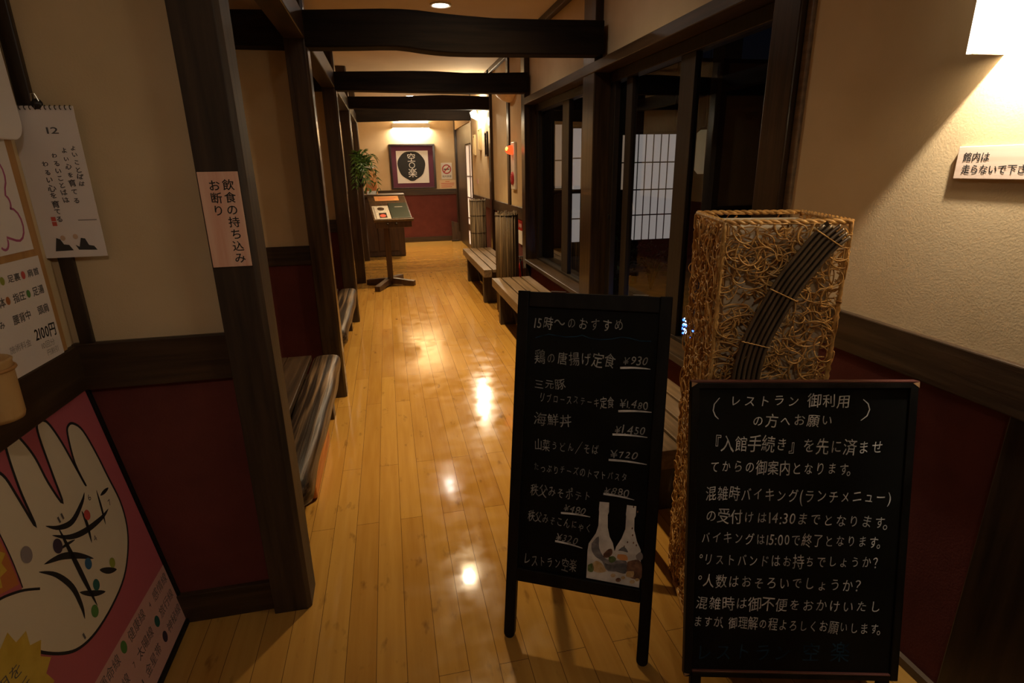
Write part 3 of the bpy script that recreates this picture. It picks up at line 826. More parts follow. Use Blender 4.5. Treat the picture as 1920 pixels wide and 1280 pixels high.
# --- menu board (narrow, rotated)
r, o, u, v, n, nb = a_board('menu_board', 'tall narrow black chalkboard stand with priced menu and bottle picture', (0.261, 1.451, 0.0), -0.489, 0.217, 0.47, 1.158, 0.36, 'chalkboard')
W1 = 0.470
obj('leg', foot_leg(o, u, v, n, nb, 0.0, 0.036, 1.158, -0.026, 0.0, 0.018), M['black_frame'], r, 0.003)
obj('leg', foot_leg(o, u, v, n, nb, W1 - 0.036, W1, 1.158, -0.026, 0.0, 0.018), M['black_frame'], r, 0.003)
obj('top_rail', MB().obox(o, u, v, n, 0.036, W1 - 0.036, 1.108, 1.156, -0.026, 0.0), M['black_frame'], r, 0.003)
obj('bottom_rail', MB().obox(o, u, v, n, 0.036, W1 - 0.036, 0.206, 0.250, -0.026, 0.002), M['black_frame'], r, 0.003)
obj('board_face', MB().obox(o, u, v, n, 0.030, W1 - 0.030, 0.240, 1.115, -0.018, -0.008), M['chalkboard'], r)
for a in (0.105, 0.355):
    obj('hinge', MB().obox(o, u, v, n, a, a + 0.045, 1.1575, 1.160, -0.024, -0.002), M['metal'], r, 0.0006)
# rear prop
ot = o + v * 1.14 - n * 0.03
ft = o + nb * 0.60; ft.z = 0
for a in (0.008, W1 - 0.040):
    p1 = ot + u * a; p2 = Vector((ft.x, ft.y, 0)) + u * a
    dv = (p1 - p2).normalized(); nn = u.cross(dv).normalized()
    obj('rear_leg', MB().obox(p2, u, dv, nn, 0, 0.032, 0.006, (p1 - p2).length, -0.011, 0.011), M['black_frame'], r, 0.003)
p1 = ot; p2 = Vector((ft.x, ft.y, 0)); dv = (p1 - p2).normalized(); nn = u.cross(dv).normalized()
obj('rear_rail', MB().obox(p2, u, dv, nn, 0.04, W1 - 0.04, 0.32, 0.36, -0.009, 0.009), M['black_frame'], r, 0.003)
FACE = -0.0076
chalk = [("15時〜のおすすめ", 0.0538, 1.0582, 0.3372, 1.0646, 0.0443), ("鶏の唐揚げ定食", 0.0606, 0.9489, 0.3151, 0.9545, 0.0432), ("¥930", 0.3355, 0.9600, 0.4124, 0.9603, 0.0323),
         ("三元豚", 0.0629, 0.8637, 0.1636, 0.8708, 0.0305), ("リブロースステーキ定食", 0.0815, 0.8225, 0.3178, 0.8247, 0.0336), ("¥1.480", 0.3346, 0.8263, 0.4208, 0.8281, 0.0294),
         ("海鮮丼", 0.0682, 0.7488, 0.1914, 0.7565, 0.0393), ("¥1.450", 0.3229, 0.7454, 0.4178, 0.7508, 0.0314), ("山菜うどん／そば", 0.0737, 0.6667, 0.2814, 0.6750, 0.0360),
         ("¥720", 0.3146, 0.6682, 0.4000, 0.6697, 0.0283), ("たっぷりチーズのトマトパスタ", 0.0727, 0.5943, 0.3726, 0.5970, 0.0326), ("¥880", 0.3017, 0.5490, 0.3819, 0.5492, 0.0288),
         ("秩父みそポテト", 0.0665, 0.5186, 0.2658, 0.5210, 0.0383), ("¥480", 0.1781, 0.4757, 0.2504, 0.4703, 0.0278), ("秩父みそこんにゃく", 0.0634, 0.4299, 0.2734, 0.4183, 0.0352),
         ("¥320", 0.1577, 0.3760, 0.2314, 0.3695, 0.0299), ("レストラン空楽", 0.0540, 0.2794, 0.2314, 0.2853, 0.0430)]
for s_, x0, y0, x1, y1, hh in chalk:
    mb = MB()
    letter(mb, s_, (x0, y0), (x1, y1), hh, o, u, v, n, FACE + 0.0004, 1.3, 0.16 if s_[0] == '¥' else 0.04)
    obj('chalk_writing', mb, M['chalk_dim'], r)
for x0, y0, x1, y1 in [(0.3297, 0.936, 0.4192, 0.939), (0.332, 0.8021, 0.4308, 0.8084), (0.3186, 0.7277, 0.4235, 0.73), (0.3114, 0.6465, 0.4268, 0.6459), (0.3016, 0.5361, 0.3966, 0.5298), (0.1709, 0.4545, 0.2647, 0.4554), (0.1568, 0.3584, 0.2459, 0.3493)]:
    pts = [(x0 + (x1 - x0) * k / 6, y0 + (y1 - y0) * k / 6 + 0.0022 * math.sin(k * PI / 6)) for k in range(7)]
    mb = MB().ribbon(pts, [0.0062, 0.0068, 0.0062, 0.0055, 0.005, 0.004, 0.002], o, u, v, n, FACE + 0.0004)
    obj('underline', mb, M['chalk'], r)
wav = [(0.0612, 1.0115), (0.0798, 1.0178), (0.1034, 1.0251), (0.1272, 1.0224), (0.1576, 1.0194), (0.1908, 1.0231), (0.2086, 1.0284), (0.232, 1.0208), (0.2647, 1.018), (0.2968, 1.0217), (0.3281, 1.0302), (0.352, 1.0285), (0.3837, 1.0217), (0.4162, 1.023)]
obj('wavy_line', MB().ribbon(wav, [0.003] * len(wav), o, u, v, n, FACE + 0.0004), M['chalk_blue'], r, label='wavy blue chalk line')
bot = [(0.2913, 0.509), (0.3209, 0.5107), (0.3219, 0.48), (0.3189, 0.4701), (0.3212, 0.43), (0.3285, 0.4014), (0.34, 0.3816), (0.3466, 0.3556), (0.3508, 0.3726), (0.3657, 0.4021), (0.3753, 0.4332), (0.3754, 0.4734), (0.3742, 0.4812), (0.3757, 0.5108), (0.4039, 0.511), (0.404, 0.4805), (0.4007, 0.472), (0.4022, 0.4349), (0.4127, 0.3992), (0.4256, 0.3746), (0.4285, 0.3267), (0.4281, 0.2523), (0.2634, 0.254), (0.2623, 0.3465), (0.2651, 0.369), (0.2854, 0.4052), (0.2918, 0.4307), (0.2919, 0.4754), (0.2907, 0.4833)]
bs = obj('bottle_sticker', MB().prism(bot, o, u, v, n, FACE, FACE + 0.0006), M['bottle_print'], r, label='printed cut-out of two bottles with a still life')
BP = lambda x, y: (0.2634 + (x - 120) * 0.00026, 0.254 - (y - 1055) * 0.000276 + (x - 120) * 0.0000522)
def print_shape(nm, m, P, k, lift):
    P = [BP(*p) for p in P]
    obj(nm, MB().flat(smooth_path(P + P[:1], k)[:-1] if k > 1 else P, o, u, v, n, FACE + 0.0006 + lift), M[m], bs)
def smooth_path(P, k=5):
    out = []
    for i in range(len(P) - 1):
        p0 = P[max(i - 1, 0)]; p1 = P[i]; p2 = P[i + 1]; p3 = P[min(i + 2, len(P) - 1)]
        for j in range(k):
            t = j / k
            out.append(tuple(0.5 * ((2 * b_) + (-a_ + c_) * t + (2 * a_ - 5 * b_ + 4 * c_ - d_) * t * t + (-a_ + 3 * b_ - 3 * c_ + d_) * t ** 3) for a_, b_, c_, d_ in zip(p0, p1, p2, p3)))
    out.append(P[-1])
    return out
print_shape('drape_print', 'print_grey', [(160, 640), (240, 560), (255, 700), (330, 820), (420, 850), (580, 860), (590, 960), (380, 980), (300, 860), (215, 800), (165, 720)], 3, 0.0002)
print_shape('bread_print', 'print_bread', [(185, 880), (230, 850), (290, 880), (350, 960), (330, 990), (240, 990), (190, 950)], 4, 0.0004)
print_shape('leaf_print', 'green_print', [(130, 900), (180, 880), (205, 930), (190, 985), (135, 970)], 4, 0.0004)
print_shape('leaf_print', 'green_print', [(375, 810), (430, 800), (465, 840), (420, 880), (380, 860)], 4, 0.0004)
print_shape('basket_print', 'print_brown', [(310, 770), (360, 720), (405, 715), (415, 770), (370, 815), (315, 810)], 4, 0.0005)
print_shape('pot_print', 'print_dark', [(330, 880), (400, 900), (520, 890), (590, 900), (585, 1010), (470, 985), (370, 960)], 3, 0.0003)
print_shape('cloth_print', 'menu_orange', [(480, 780), (575, 790), (600, 850), (520, 850), (475, 820)], 4, 0.0004)
print_shape('leaf_print', 'print_dark', [(480, 735), (545, 690), (600, 760), (540, 745)], 3, 0.0004)
print_shape('jug_print', 'print_brown', [(600, 870), (720, 850), (770, 930), (765, 1080), (640, 1060), (595, 1000)], 4, 0.0003)
print_shape('label_print', 'print_bread', [(600, 985), (680, 985), (675, 1055), (595, 1045)], 2, 0.0005)
print_shape('bloom_print', 'ink_soft', [(690, 800), (740, 760), (772, 800), (765, 850), (710, 850)], 4, 0.0004)
for x_, y_, rr in ((440, 1030, 30), (505, 1085, 32), (560, 1060, 24), (670, 1110, 30), (725, 1085, 24), (300, 930, 20)):
    print_shape('pebble_print', 'print_bread' if rr != 32 else 'print_brown', [(x_ + rr * math.cos(t_ * PI / 4), y_ + rr * 0.8 * math.sin(t_ * PI / 4)) for t_ in range(8)], 2, 0.0006)
for x_, y_ in ((585, 640), (655, 650), (630, 480), (690, 680), (550, 690), (680, 290), (640, 560), (630, 230)):
    print_shape('speck_print', 'print_brown', [(x_ + 9 * math.cos(t_ * PI / 3), y_ + 14 * math.sin(t_ * PI / 3)) for t_ in range(6)], 1, 0.0004)

# --- notice board (wide, in front)
r, o, u, v, n, nb = a_board('notice_board', 'wide black chalkboard of handwritten restaurant requests before the rattan lamp', (0.720, 1.101, 0.10), -0.257, 0.195, 0.595, 0.858, 0.3, 'chalkboard')
W2, H2 = 0.595, 0.858
for a in (0.0, W2 - 0.022):
    obj('side_rail', MB().obox(o, u, v, n, a, a + 0.022, 0.0, H2 - 0.016, -0.022, 0.004), M['black_frame'], r, 0.003)
obj('top_rail', MB().obox(o, u, v, n, 0.0, W2, H2 - 0.020, H2 - 0.004, -0.022, 0.004), M['black_frame'], r, 0.002)
obj('top_edge', MB().obox(o, u, v, n, 0.0, W2, H2 - 0.004, H2, -0.022, 0.0045), M['red_edge'], r, 0.001)
obj('bottom_rail', MB().obox(o, u, v, n, 0.022, W2 - 0.022, 0.0, 0.016, -0.022, 0.004), M['black_frame'], r, 0.002)
obj('bottom_edge', MB().obox(o, u, v, n, 0.022, W2 - 0.022, 0.016, 0.0195, -0.022, 0.0045), M['red_edge'], r, 0.001)
obj('board_face', MB().obox(o, u, v, n, 0.018, W2 - 0.018, 0.016, H2 - 0.016, -0.014, -0.004), M['chalkboard'], r)
for a, b in ((0.0, H2), (W2 - 0.016, H2), (0.0, 0.014)):
    obj('worn_corner', MB().prism([(a, b - 0.002), (a, b - 0.016 if b > 0.1 else b - 0.012), (a + 0.016, b - 0.005)] if a < 0.1 else [(a + 0.016, b - 0.002), (a + 0.016, b - 0.018), (a, b - 0.006)], o, u, v, n, 0.0035, 0.0046), M['bare_wood'], r, label='bare wood at a worn corner')
for a in (0.02, W2 - 0.05):
    q0 = o - v * 0.0
    L = 0.10 / v.z
    obj('leg', MB().obox(o, u, v, n, a, a + 0.03, -L + 0.004, 0.0, -0.020, 0.0), M['black_frame'], r, 0.002)
ot = o + v * (H2 - 0.06) - n * 0.03
fo = Vector((o.x, o.y, 0)) + nb * 0.21
for a in (0.11, W2 - 0.14):
    p1 = ot + u * a; p2 = fo + u * a
    dv = (p1 - p2).normalized(); nn = u.cross(dv).normalized()
    obj('rear_leg', MB().obox(p2, u, dv, nn, 0, 0.026, 0.004, (p1 - p2).length, -0.009, 0.009), M['black_frame'], r, 0.002)
F2 = -0.0036
lines2 = [("レストラン 御利用", 0.1012, 0.8024, 0.4246, 0.8027, 0.0366), ("の方へお願い", 0.1640, 0.7480, 0.3829, 0.7486, 0.0354), ("『入館手続き』を先に済ませ", 0.0489, 0.6857, 0.5194, 0.6743, 0.0430),
          ("てからの御案内となります。", 0.0544, 0.6199, 0.4480, 0.6127, 0.0400), ("混雑時バイキング(ランチメニュー)", 0.0465, 0.5430, 0.5478, 0.5340, 0.0415), ("の受付けは14:30までとなります。", 0.0469, 0.4792, 0.5556, 0.4638, 0.0400),
          ("バイキングは15:00で終了となります。", 0.0367, 0.4150, 0.5377, 0.4061, 0.0390)]
lines3 = [("°リストバンドはお持ちでしょうか？", 0.0330, 0.3499, 0.5387, 0.3467, 0.0390), ("°人数はおそろいでしょうか？", 0.0317, 0.2881, 0.4976, 0.2783, 0.0405), ("混雑時は御不便をおかけいたし", 0.0283, 0.2225, 0.5417, 0.2171, 0.0390),
          ("ますが、御理解の程よろしくお願いします。", 0.0231, 0.1662, 0.5530, 0.1516, 0.0370)]
for s_, x0, y0, x1, y1, hh in lines2 + lines3:
    mb = MB()
    letter(mb, s_, (x0, y0), (x1, y1), hh, o, u, v, n, F2 + 0.0004, 0.8, 0.05)
    obj('chalk_writing', mb, M['chalk'], r)
for arc in ([(0.0771, 0.8112), (0.0634, 0.7935), (0.0611, 0.7758), (0.0673, 0.761), (0.0761, 0.7522)], [(0.4563, 0.8071), (0.4695, 0.7955), (0.4746, 0.7795), (0.4687, 0.762), (0.4528, 0.7488)]):
    mb = MB().ribbon(arc, [0.002, 0.003, 0.003, 0.003, 0.002], o, u, v, n, F2 + 0.0004)
    obj('chalk_bracket', mb, M['chalk'], r)
mb = MB()
letter(mb, "レストラン 空 楽", (0.0286, 0.0731), (0.4627, 0.0791), 0.058, o, u, v, n, F2 + 0.0004, 0.8, 0.1)
obj('chalk_signature', mb, M['chalk_blue'], r, label='faint blue chalk signature')

# ================================================================== RATTAN LAMP
lo = Vector((0.876, 1.352, 0.0)); lu = Vector((0.954, -0.300, 0)).normalized(); lw = Vector((-lu.y, lu.x, 0))
S, HT = 0.322, 1.35
r = thing('rattan_floor_lamp', 'tall square woven rattan floor lamp with dark curved cane band', 'floor lamp', lo + (lu + lw) * S / 2, math.atan2(lu.y, lu.x))
LP = lambda a, b, z: lo + lu * a + lw * b + ZU * z
corners = [(0, 0), (S, 0), (S, S), (0, S)]
def twisted(pts, r0, turns, nn=7):
    out = []
    for ph in (0, PI):
        pp = []
        k = 60
        for i in range(k + 1):
            f = i / k * (len(pts) - 1); j = min(int(f), len(pts) - 2); t = f - j
            p = pts[j].lerp(pts[j + 1], t)
            dr = (pts[j + 1] - pts[j]).normalized()
            a = dr.orthogonal().normalized(); b = dr.cross(a)
            an = ph + 2 * PI * turns * i / k
            pp.append(p + (a * math.cos(an) + b * math.sin(an)) * r0 * 0.55)
        out.append(pp)
    return out
for k in range(4):
    a, b = corners[k], corners[(k + 1) % 4]
    mb = MB()
    for pp in twisted([LP(*a, HT), LP(*b, HT)], 0.006, 7):
        mb.tube(pp, 0.0052, 6)
    obj('rim', mb, M['rattan'], r, 0, True)
    p = corners[k]
    mb = MB()
    for pp in twisted([LP(*p, 0.012), LP(*p, 0.7), LP(*p, HT)], 0.006, 26):
        mb.tube(pp, 0.0055, 5)
    obj('corner_pole', mb, M['rattan'], r, 0, True)
    mb = MB()
    mb.tube([LP(*a, 0.02), LP(*b, 0.02)], 0.009, 7)
    obj('bottom_rail', mb, M['rattan'], r, 0, True)
ins = 0.022
mb = MB()
cc = [(ins, ins), (S - ins, ins), (S - ins, S - ins), (ins, S - ins)]
for k in range(4):
    a, b = cc[k], cc[(k + 1) % 4]
    mb.add([LP(*a, 0.05), LP(*b, 0.05), LP(*b, 1.295), LP(*a, 1.295)], [(0, 1, 2, 3)])
lin = obj('paper_liner', mb, M['liner'], r)
sm = lin.modifiers.new('thickness', 'SOLIDIFY'); sm.thickness = 0.002
mb = MB()
for k in range(4):
    a, b = cc[k], cc[(k + 1) % 4]
    mb.add([LP(*a, 1.295), LP(*b, 1.295), LP(*b, 1.335), LP(*a, 1.335)], [(0, 1, 2, 3)])
lin = obj('liner_band', mb, M['liner_top'], r)
sm = lin.modifiers.new('thickness', 'SOLIDIFY'); sm.thickness = 0.002
q = random.Random(21)
def weave(face, count, z0, z1, seed, rmin=0.014, rmax=0.05):
    a, b = corners[face], corners[(face + 1) % 4]
    A, B = LP(*a, 0), LP(*b, 0)
    t = (B - A).normalized(); nrm = t.cross(ZU).normalized()
    mb = MB()
    q = random.Random(seed)
    for i in range(count):
        cx, cz = q.uniform(0, S), q.uniform(z0, z1)
        rr = q.uniform(rmin, rmax); a0 = q.uniform(0, 2 * PI); da = q.uniform(1.0, 3.2) * q.choice((-1, 1))
        ex = q.uniform(0.75, 1.3); dep = q.uniform(-0.012, 0.006); bulge = q.uniform(-0.004, 0.011)
        pts = []
        k = 9
        for j in range(k + 1):
            an = a0 + da * j / k
            x = cx + rr * ex * math.cos(an); z = cz + rr * math.sin(an) / ex
            x = min(max(x, -0.002), S + 0.002); z = min(max(z, 0.02), HT - 0.004)
            pts.append(A + t * x + ZU * z + nrm * (dep + bulge * math.sin(PI * j / k)))
        ok = [pts[0]]
        for p in pts[1:]:
            if (p - ok[-1]).length > 0.002: ok.append(p)
        if len(ok) > 2:
            mb.tube(ok, q.uniform(0.0017, 0.0026), 4)
    return mb
for f, cnt in ((0, 1500), (3, 1400), (1, 500), (2, 500)):
    obj('rattan_weave', weave(f, cnt, 0.02, HT, 30 + f), M['rattan'], r, 0, True)
cen = [(0.290, 1.338), (0.251, 1.300), (0.212, 1.243), (0.177, 1.187), (0.142, 1.112), (0.111, 1.031), (0.097, 0.965), (0.092, 0.900), (0.092, 0.75), (0.10, 0.55), (0.13, 0.33), (0.18, 0.06)]
def smooth_path(P, k=5):
    out = []
    for i in range(len(P) - 1):
        p0 = P[max(i - 1, 0)]; p1 = P[i]; p2 = P[i + 1]; p3 = P[min(i + 2, len(P) - 1)]
        for j in range(k):
            t = j / k
            out.append(tuple(0.5 * ((2 * b) + (-a + c) * t + (2 * a - 5 * b + 4 * c - d_) * t * t + (-a + 3 * b - 3 * c + d_) * t ** 3) for a, b, c, d_ in zip(p0, p1, p2, p3)))
    out.append(P[-1])
    return out
sp = smooth_path(cen)
nf = -lw
def offset_path(off):
    out = []
    for i, p in enumerate(sp):
        a = Vector(sp[max(i - 1, 0)]); b = Vector(sp[min(i + 1, len(sp) - 1)])
        t = (b - a).normalized(); nn = Vector((-t.y, t.x))
        qv = Vector(p) + nn * off
        if 0.004 < qv.x < S - 0.002 and qv.y < HT - 0.006:
            out.append(lo + lu * qv.x + ZU * qv.y + nf * 0.022)
    return out
bp_ = [Vector(p) for p in sp if p[1] < HT - 0.02]
obj('cane_backing', MB().ribbon([tuple(p) for p in bp_], [0.074] * len(bp_), lo, lu, ZU, nf, 0.0172), M['dark_z'], r, label='dark strip behind the cane rods')
for k in range(6):
    obj('cane_rod', MB().tube(offset_path(-0.034 + 0.0136 * k), 0.0048, 8), M['rattan_rod'], r, 0, True)
for zc in (8, 17, 26, 38, 46):
    i = min(zc, len(sp) - 2)
    a = Vector(sp[i]); t = (Vector(sp[i + 1]) - a).normalized(); nn = Vector((-t.y, t.x))
    if zc <= 8: i = 4; a = Vector(sp[i])
    p0 = a - nn * 0.041; p1 = a + nn * 0.041
    mb = MB()
    pts = [lo + lu * (p0.x + (p1.x - p0.x) * j / 14) + ZU * (p0.y + (p1.y - p0.y) * j / 14) + nf * (0.0278 + 0.0022 * math.cos(j * PI)) for j in range(15)]
    obj('binding', mb.tube(pts, 0.0019, 5), M['rattan'], r, 0, True)

# ================================================================== BENCHES
# slatted benches under the windows
def slat_bench(label, y0):
    L = 1.82; x0 = 0.978
    r = thing('slatted_bench', label, 'bench', (x0 + 0.2, y0 + L / 2, 0), 0, 'slatted wooden benches along the windows')
    for k in range(4):
        a = x0 + k * 0.103
        obj('slat', MB().box(a, a + 0.090, y0, y0 + L, 0.385 if k else 0.335, 0.42), M['bench'], r, 0.004)
    for yy in (y0 + 0.20, y0 + L - 0.30):
        obj('leg', MB().box(x0 + 0.025, x0 + 0.375, yy, yy + 0.085, 0.0, 0.385), M['bench_dark'], r, 0.004)
    obj('stretcher', MB().box(x0 + 0.19, x0 + 0.23, y0 + 0.285, y0 + L - 0.30, 0.09, 0.15), M['bench_dark'], r, 0.003)
    return r
b1 = slat_bench('farthest slatted wooden bench between the two reed column lamps', 6.02)
dup(b1, (b1.location.x, 3.72 + 0.91, 0), None, 'slatted wooden bench beside the garden windows, partly behind the menu board')
dup(b1, (b1.location.x, 1.79 + 0.91, 0), None, 'slatted wooden bench glimpsed between the menu board and rattan lamp')
# log fronted benches in the left alcoves
def log_bench(label, y0, L):
    r = thing('log_bench', label, 'bench', (-0.7, y0 + L / 2, 0), 0, 'log fronted benches in the left alcoves')
    n_, k_ = 20, 30
    mb = MB(); q = random.Random(int(y0 * 10))
    for i in range(k_ + 1):
        t = i / k_; y = y0 + L * t
        e = min(t, 1 - t) * L
        sc_ = 1.0 if e > 0.07 else math.sqrt(max(0.02, 1 - ((0.07 - e) / 0.07) ** 2)) * 0.35 + 0.65
        for j in range(n_):
            a = 2 * PI * j / n_
            wob = 1 + 0.045 * math.sin(5.1 * y + 2 * a) + 0.03 * math.sin(11 * y + 3 * a)
            ca, sa = math.cos(a), math.sin(a)
            mb.v.append((-0.450 + 0.084 * sc_ * wob * math.copysign(abs(ca) ** 0.62, ca), y, 0.350 + 0.062 * sc_ * wob * math.copysign(abs(sa) ** 0.62, sa)))
    for i in range(k_):
        for j in range(n_):
            mb.f.append((i * n_ + j, i * n_ + (j + 1) % n_, (i + 1) * n_ + (j + 1) % n_, (i + 1) * n_ + j))
    mb.f.append(tuple(range(n_))); mb.f.append(tuple(k_ * n_ + j for j in range(n_)))
    lg = obj('front_log', mb, M['log'], r, 0, True, label='rounded bark-edged front log')
    for k in range(4):
        a = -1.105 + k * 0.142
        obj('seat_plank', MB().box(a, a + 0.138, y0, y0 + L - 0.03, 0.375, 0.41), M['plank_dark'], r, 0.004)
    for yy in (y0 + 0.10, y0 + L - 0.12):
        obj('leg', MB().box(-1.08, -0.44, yy, yy + 0.09, 0, 0.29), M['dark_z'], r, 0.005)
    return r
g1 = log_bench('log fronted bench in the first left alcove, beside the nearest post', 1.90, 1.58)
g2 = dup(g1, (g1.location.x, g1.location.y + 2.06, 0), None, 'log fronted bench in the second left alcove')
pts = [(2.44, 0.0), (2.48, 0.0)]
slab = []
for k in range(15):
    y = 2.46 + 0.62 * k / 14
    slab.append((y, 0.0))
top = [(3.08, 0.10), (3.06, 0.24), (2.9, 0.285), (2.6, 0.285), (2.47, 0.24), (2.43, 0.10), (2.44, 0.02)]
obj('live_edge_slab', MB().prism(slab + top, (-0.485, 0, 0.001), YU, ZU, XU, 0, 0.045), M['orange_wood'], g1, 0.015, False, 3, label='orange live-edge slab under the front log')

# ================================================================== MENU STAND IN THE CORRIDOR
ps = thing('menu_lectern', 'brown wooden menu stand on a cross foot in the corridor', 'lectern', (-0.045, 7.62, 0))
def foot(a, b, hw, h0, h1, name='foot'):
    a, b = Vector((*a, 0)), Vector((*b, 0))
    dr = (b - a).normalized(); L = (b - a).length; sd = Vector((-dr.y, dr.x, 0))
    poly = [(0, 0.004), (0.0, 0.068), (L * 0.42, h1), (L * 0.58, h1), (L, 0.068), (L, 0.004), (L * 0.8, 0.004), (L * 0.76, 0.02), (L * 0.24, 0.02), (L * 0.2, 0.004)]
    return MB().prism(poly, a, dr, ZU, sd, -hw, hw)
obj('foot', foot((-0.36, 7.76), (0.265, 7.49), 0.036, 0.06, 0.10), M['counter'], ps, 0.004)
obj('foot', foot((-0.225, 7.22), (0.10, 8.04), 0.036, 0.06, 0.10), M['counter'], ps, 0.004)
obj('post', MB().box(-0.085, -0.010, 7.58, 7.655, 0.06, 0.99), M['podium'], ps, 0.006)
to = Vector((-0.195, 7.28, 0.900)); tu = Vector((0.49, 0.06, 0)).normalized(); tb = Vector((-0.07, 0.435, 0.272)); TL = tb.length; tb.normalize()
tn = tu.cross(tb).normalized()
TW = 0.485
obj('desk_board', MB().obox(to, tu, tb, tn, 0, TW, 0, TL, -0.025, 0), M['podium'], ps, 0.004)
obj('lip', MB().obox(to, tu, tb, tn, -0.004, TW + 0.012, -0.022, 0.0, -0.025, 0.016), M['podium'], ps, 0.004)
obj('apron', MB().obox(to, tu, ZU, (tb - ZU * tb.z).normalized(), 0.02, TW - 0.01, -0.105, -0.012, 0.006, 0.03), M['podium'], ps, 0.004)
for a in (0.17, 0.28):
    kb = MB()
    kp = to + tu * a - ZU * 0.055 + (tb - ZU * tb.z).normalized() * 0.004
    kb.lathe([(0.012, -0.022), (0.014, -0.012), (0.006, 0.0)], kp, 12, 'y')
    obj('knob', kb, M['dark_metal'], ps, 0, True)
tag(obj('menu_sheet', MB().obox(to, tu, tb, tn, 0.085, 0.395, TL - 0.115, TL - 0.012, 0.0005, 0.003), M['menu_orange']), 'orange menu sheet at the top of the menu stand', 'menu')
o_ = bpy.data.objects['menu_sheet']
mb = MB()
for i, t_ in enumerate((0.082, 0.048)):
    mb.obox(to, tu, tb, tn, 0.13, 0.33 + 0.03 * i, TL - 0.012 - t_, TL - 0.012 - t_ + 0.008, 0.003, 0.0034)
obj('printed_lines', mb, M['ink_red'], o_)
o_ = tag(obj('menu_sheet', MB().obox(to, tu, tb, tn, 0.02, 0.225, 0.01, 0.29, 0.0005, 0.004), M['menu_grey']), 'pale menu sheet with food photos on the menu stand', 'menu')
obj('food_photo', MB().flat(ellipse(0.125, 0.225, 0.045, 0.035), to, tu, tb, tn, 0.0046), M['counter'], o_)
obj('food_photo', MB().obox(to, tu, tb, tn, 0.085, 0.18, 0.035, 0.14, 0.004, 0.0046), M['frame_dark'], o_)
obj('food_photo', MB().flat(ellipse(0.13, 0.08, 0.038, 0.032), to, tu, tb, tn, 0.0052), M['ink_red'], o_)
obj('side_column', MB().obox(to, tu, tb, tn, 0.03, 0.05, 0.02, 0.27, 0.004, 0.0044), M['ink_soft'], o_)
o_ = tag(obj('menu_folder', MB().obox(to, tu, tb, tn, 0.232, 0.470, 0.01, 0.335, 0.0005, 0.014), M['menu_green'], None, 0.003), 'closed dark menu folder lying on the menu stand', 'menu')
mb = MB(); letter(mb, 'MENU', (0.315, 0.245), (0.395, 0.245), 0.028, to, tu, tb, tn, 0.0146)
obj('cover_mark', MB().obox(to, tu, tb, tn, 0.305, 0.405, 0.238, 0.252, 0.0141, 0.0146), M['ink_soft'], o_)

# ================================================================== COUNTER, PLANT
ct = thing('reception_counter', 'dark wooden counter at the far left end', 'counter', (-0.5, 10.5, 0))
obj('body', MB().box(-1.1, 0.245, 10.28, 10.84, 0.012, 1.045), M['counter'], ct, 0.004)
obj('worktop', MB().box(-1.11, 0.29, 10.24, 10.86, 1.045, 1.085), M['rail_x'], ct, 0.005)
obj('plinth', MB().box(-1.1, 0.185, 10.31, 10.82, 0, 0.012), M['dark_x'], ct)
for x in (-0.62, -0.22):
    obj('panel', MB().box(x, x + 0.36, 10.268, 10.281, 0.1, 0.95), M['counter'], ct, 0.005)
o_ = thing('display_box', 'orange printed display box standing on the far counter', 'display box', (-0.27, 10.42, 1.085))
obj('body', MB().box(-0.36, -0.165, 10.34, 10.50, 1.085, 1.53), M['box_orange'], o_, 0.004)
obj('picture', MB().box(-0.345, -0.185, 10.333, 10.341, 1.12, 1.30), M['orange'], o_)
obj('caption', MB().box(-0.345, -0.185, 10.330, 10.341, 1.09, 1.15), M['paper'], o_)
obj('lid', MB().box(-0.366, -0.195, 10.335, 10.505, 1.53, 1.565), M['paper'], o_, 0.004)
vz = thing('wall_vase', 'dark wall vase of green fronds hanging on the fourth left post', 'plant', (PX1, 7.88, 1.33))
obj('vase', MB().lathe([(0.03, 1.28), (0.042, 1.30), (0.045, 1.40), (0.035, 1.44), (0.04, 1.45), (0.03, 1.445), (0.028, 1.40)], (PX1 + 0.05, 7.90, 0), 18), M['dark_metal'], vz, 0, True)
obj('hook', MB().tube([(PX1 - 0.001, 7.90, 1.45), (PX1 + 0.01, 7.90, 1.46), (PX1 + 0.02, 7.90, 1.43)], 0.004, 6), M['dark_metal'], vz)
q = random.Random(5)
for k in range(24):
    base = Vector((PX1 + 0.05, 7.90, 1.43))
    az = q.uniform(-2.6, 1.2); up = q.uniform(0.1, 0.42); out = q.uniform(0.08, 0.28); drop = q.uniform(0.0, 0.5)
    P = []
    for j in range(9):
        t = j / 8
        P.append(base + Vector((out * t * math.cos(az) * (1 if math.cos(az) > 0 else 0.4), out * t * math.sin(az), up * math.sin(t * PI * 0.62) - drop * t * t)))
    mb = MB().tube(P, 0.002, 4)
    for j in range(1, 9):
        t = (P[j] - P[j - 1]).normalized()
        for sg in (-1, 1):
            sd = (t.cross(Vector((q.uniform(-.4, .4), q.uniform(-.4, .4), 1)))).normalized() * sg
            L = 0.115 * (1 - 0.5 * abs(j / 8 - 0.4)); a = P[j]
            m_ = a + (sd * 0.7 + t * 0.45) * L * 0.5; e_ = a + (sd * 0.8 + t * 0.6) * L + Vector((0, 0, -0.02))
            w_ = t * 0.015
            mb.add([a, m_ + w_, e_, m_ - w_], [(0, 1, 2, 3)])
    obj('frond', mb, M['frond'], vz)

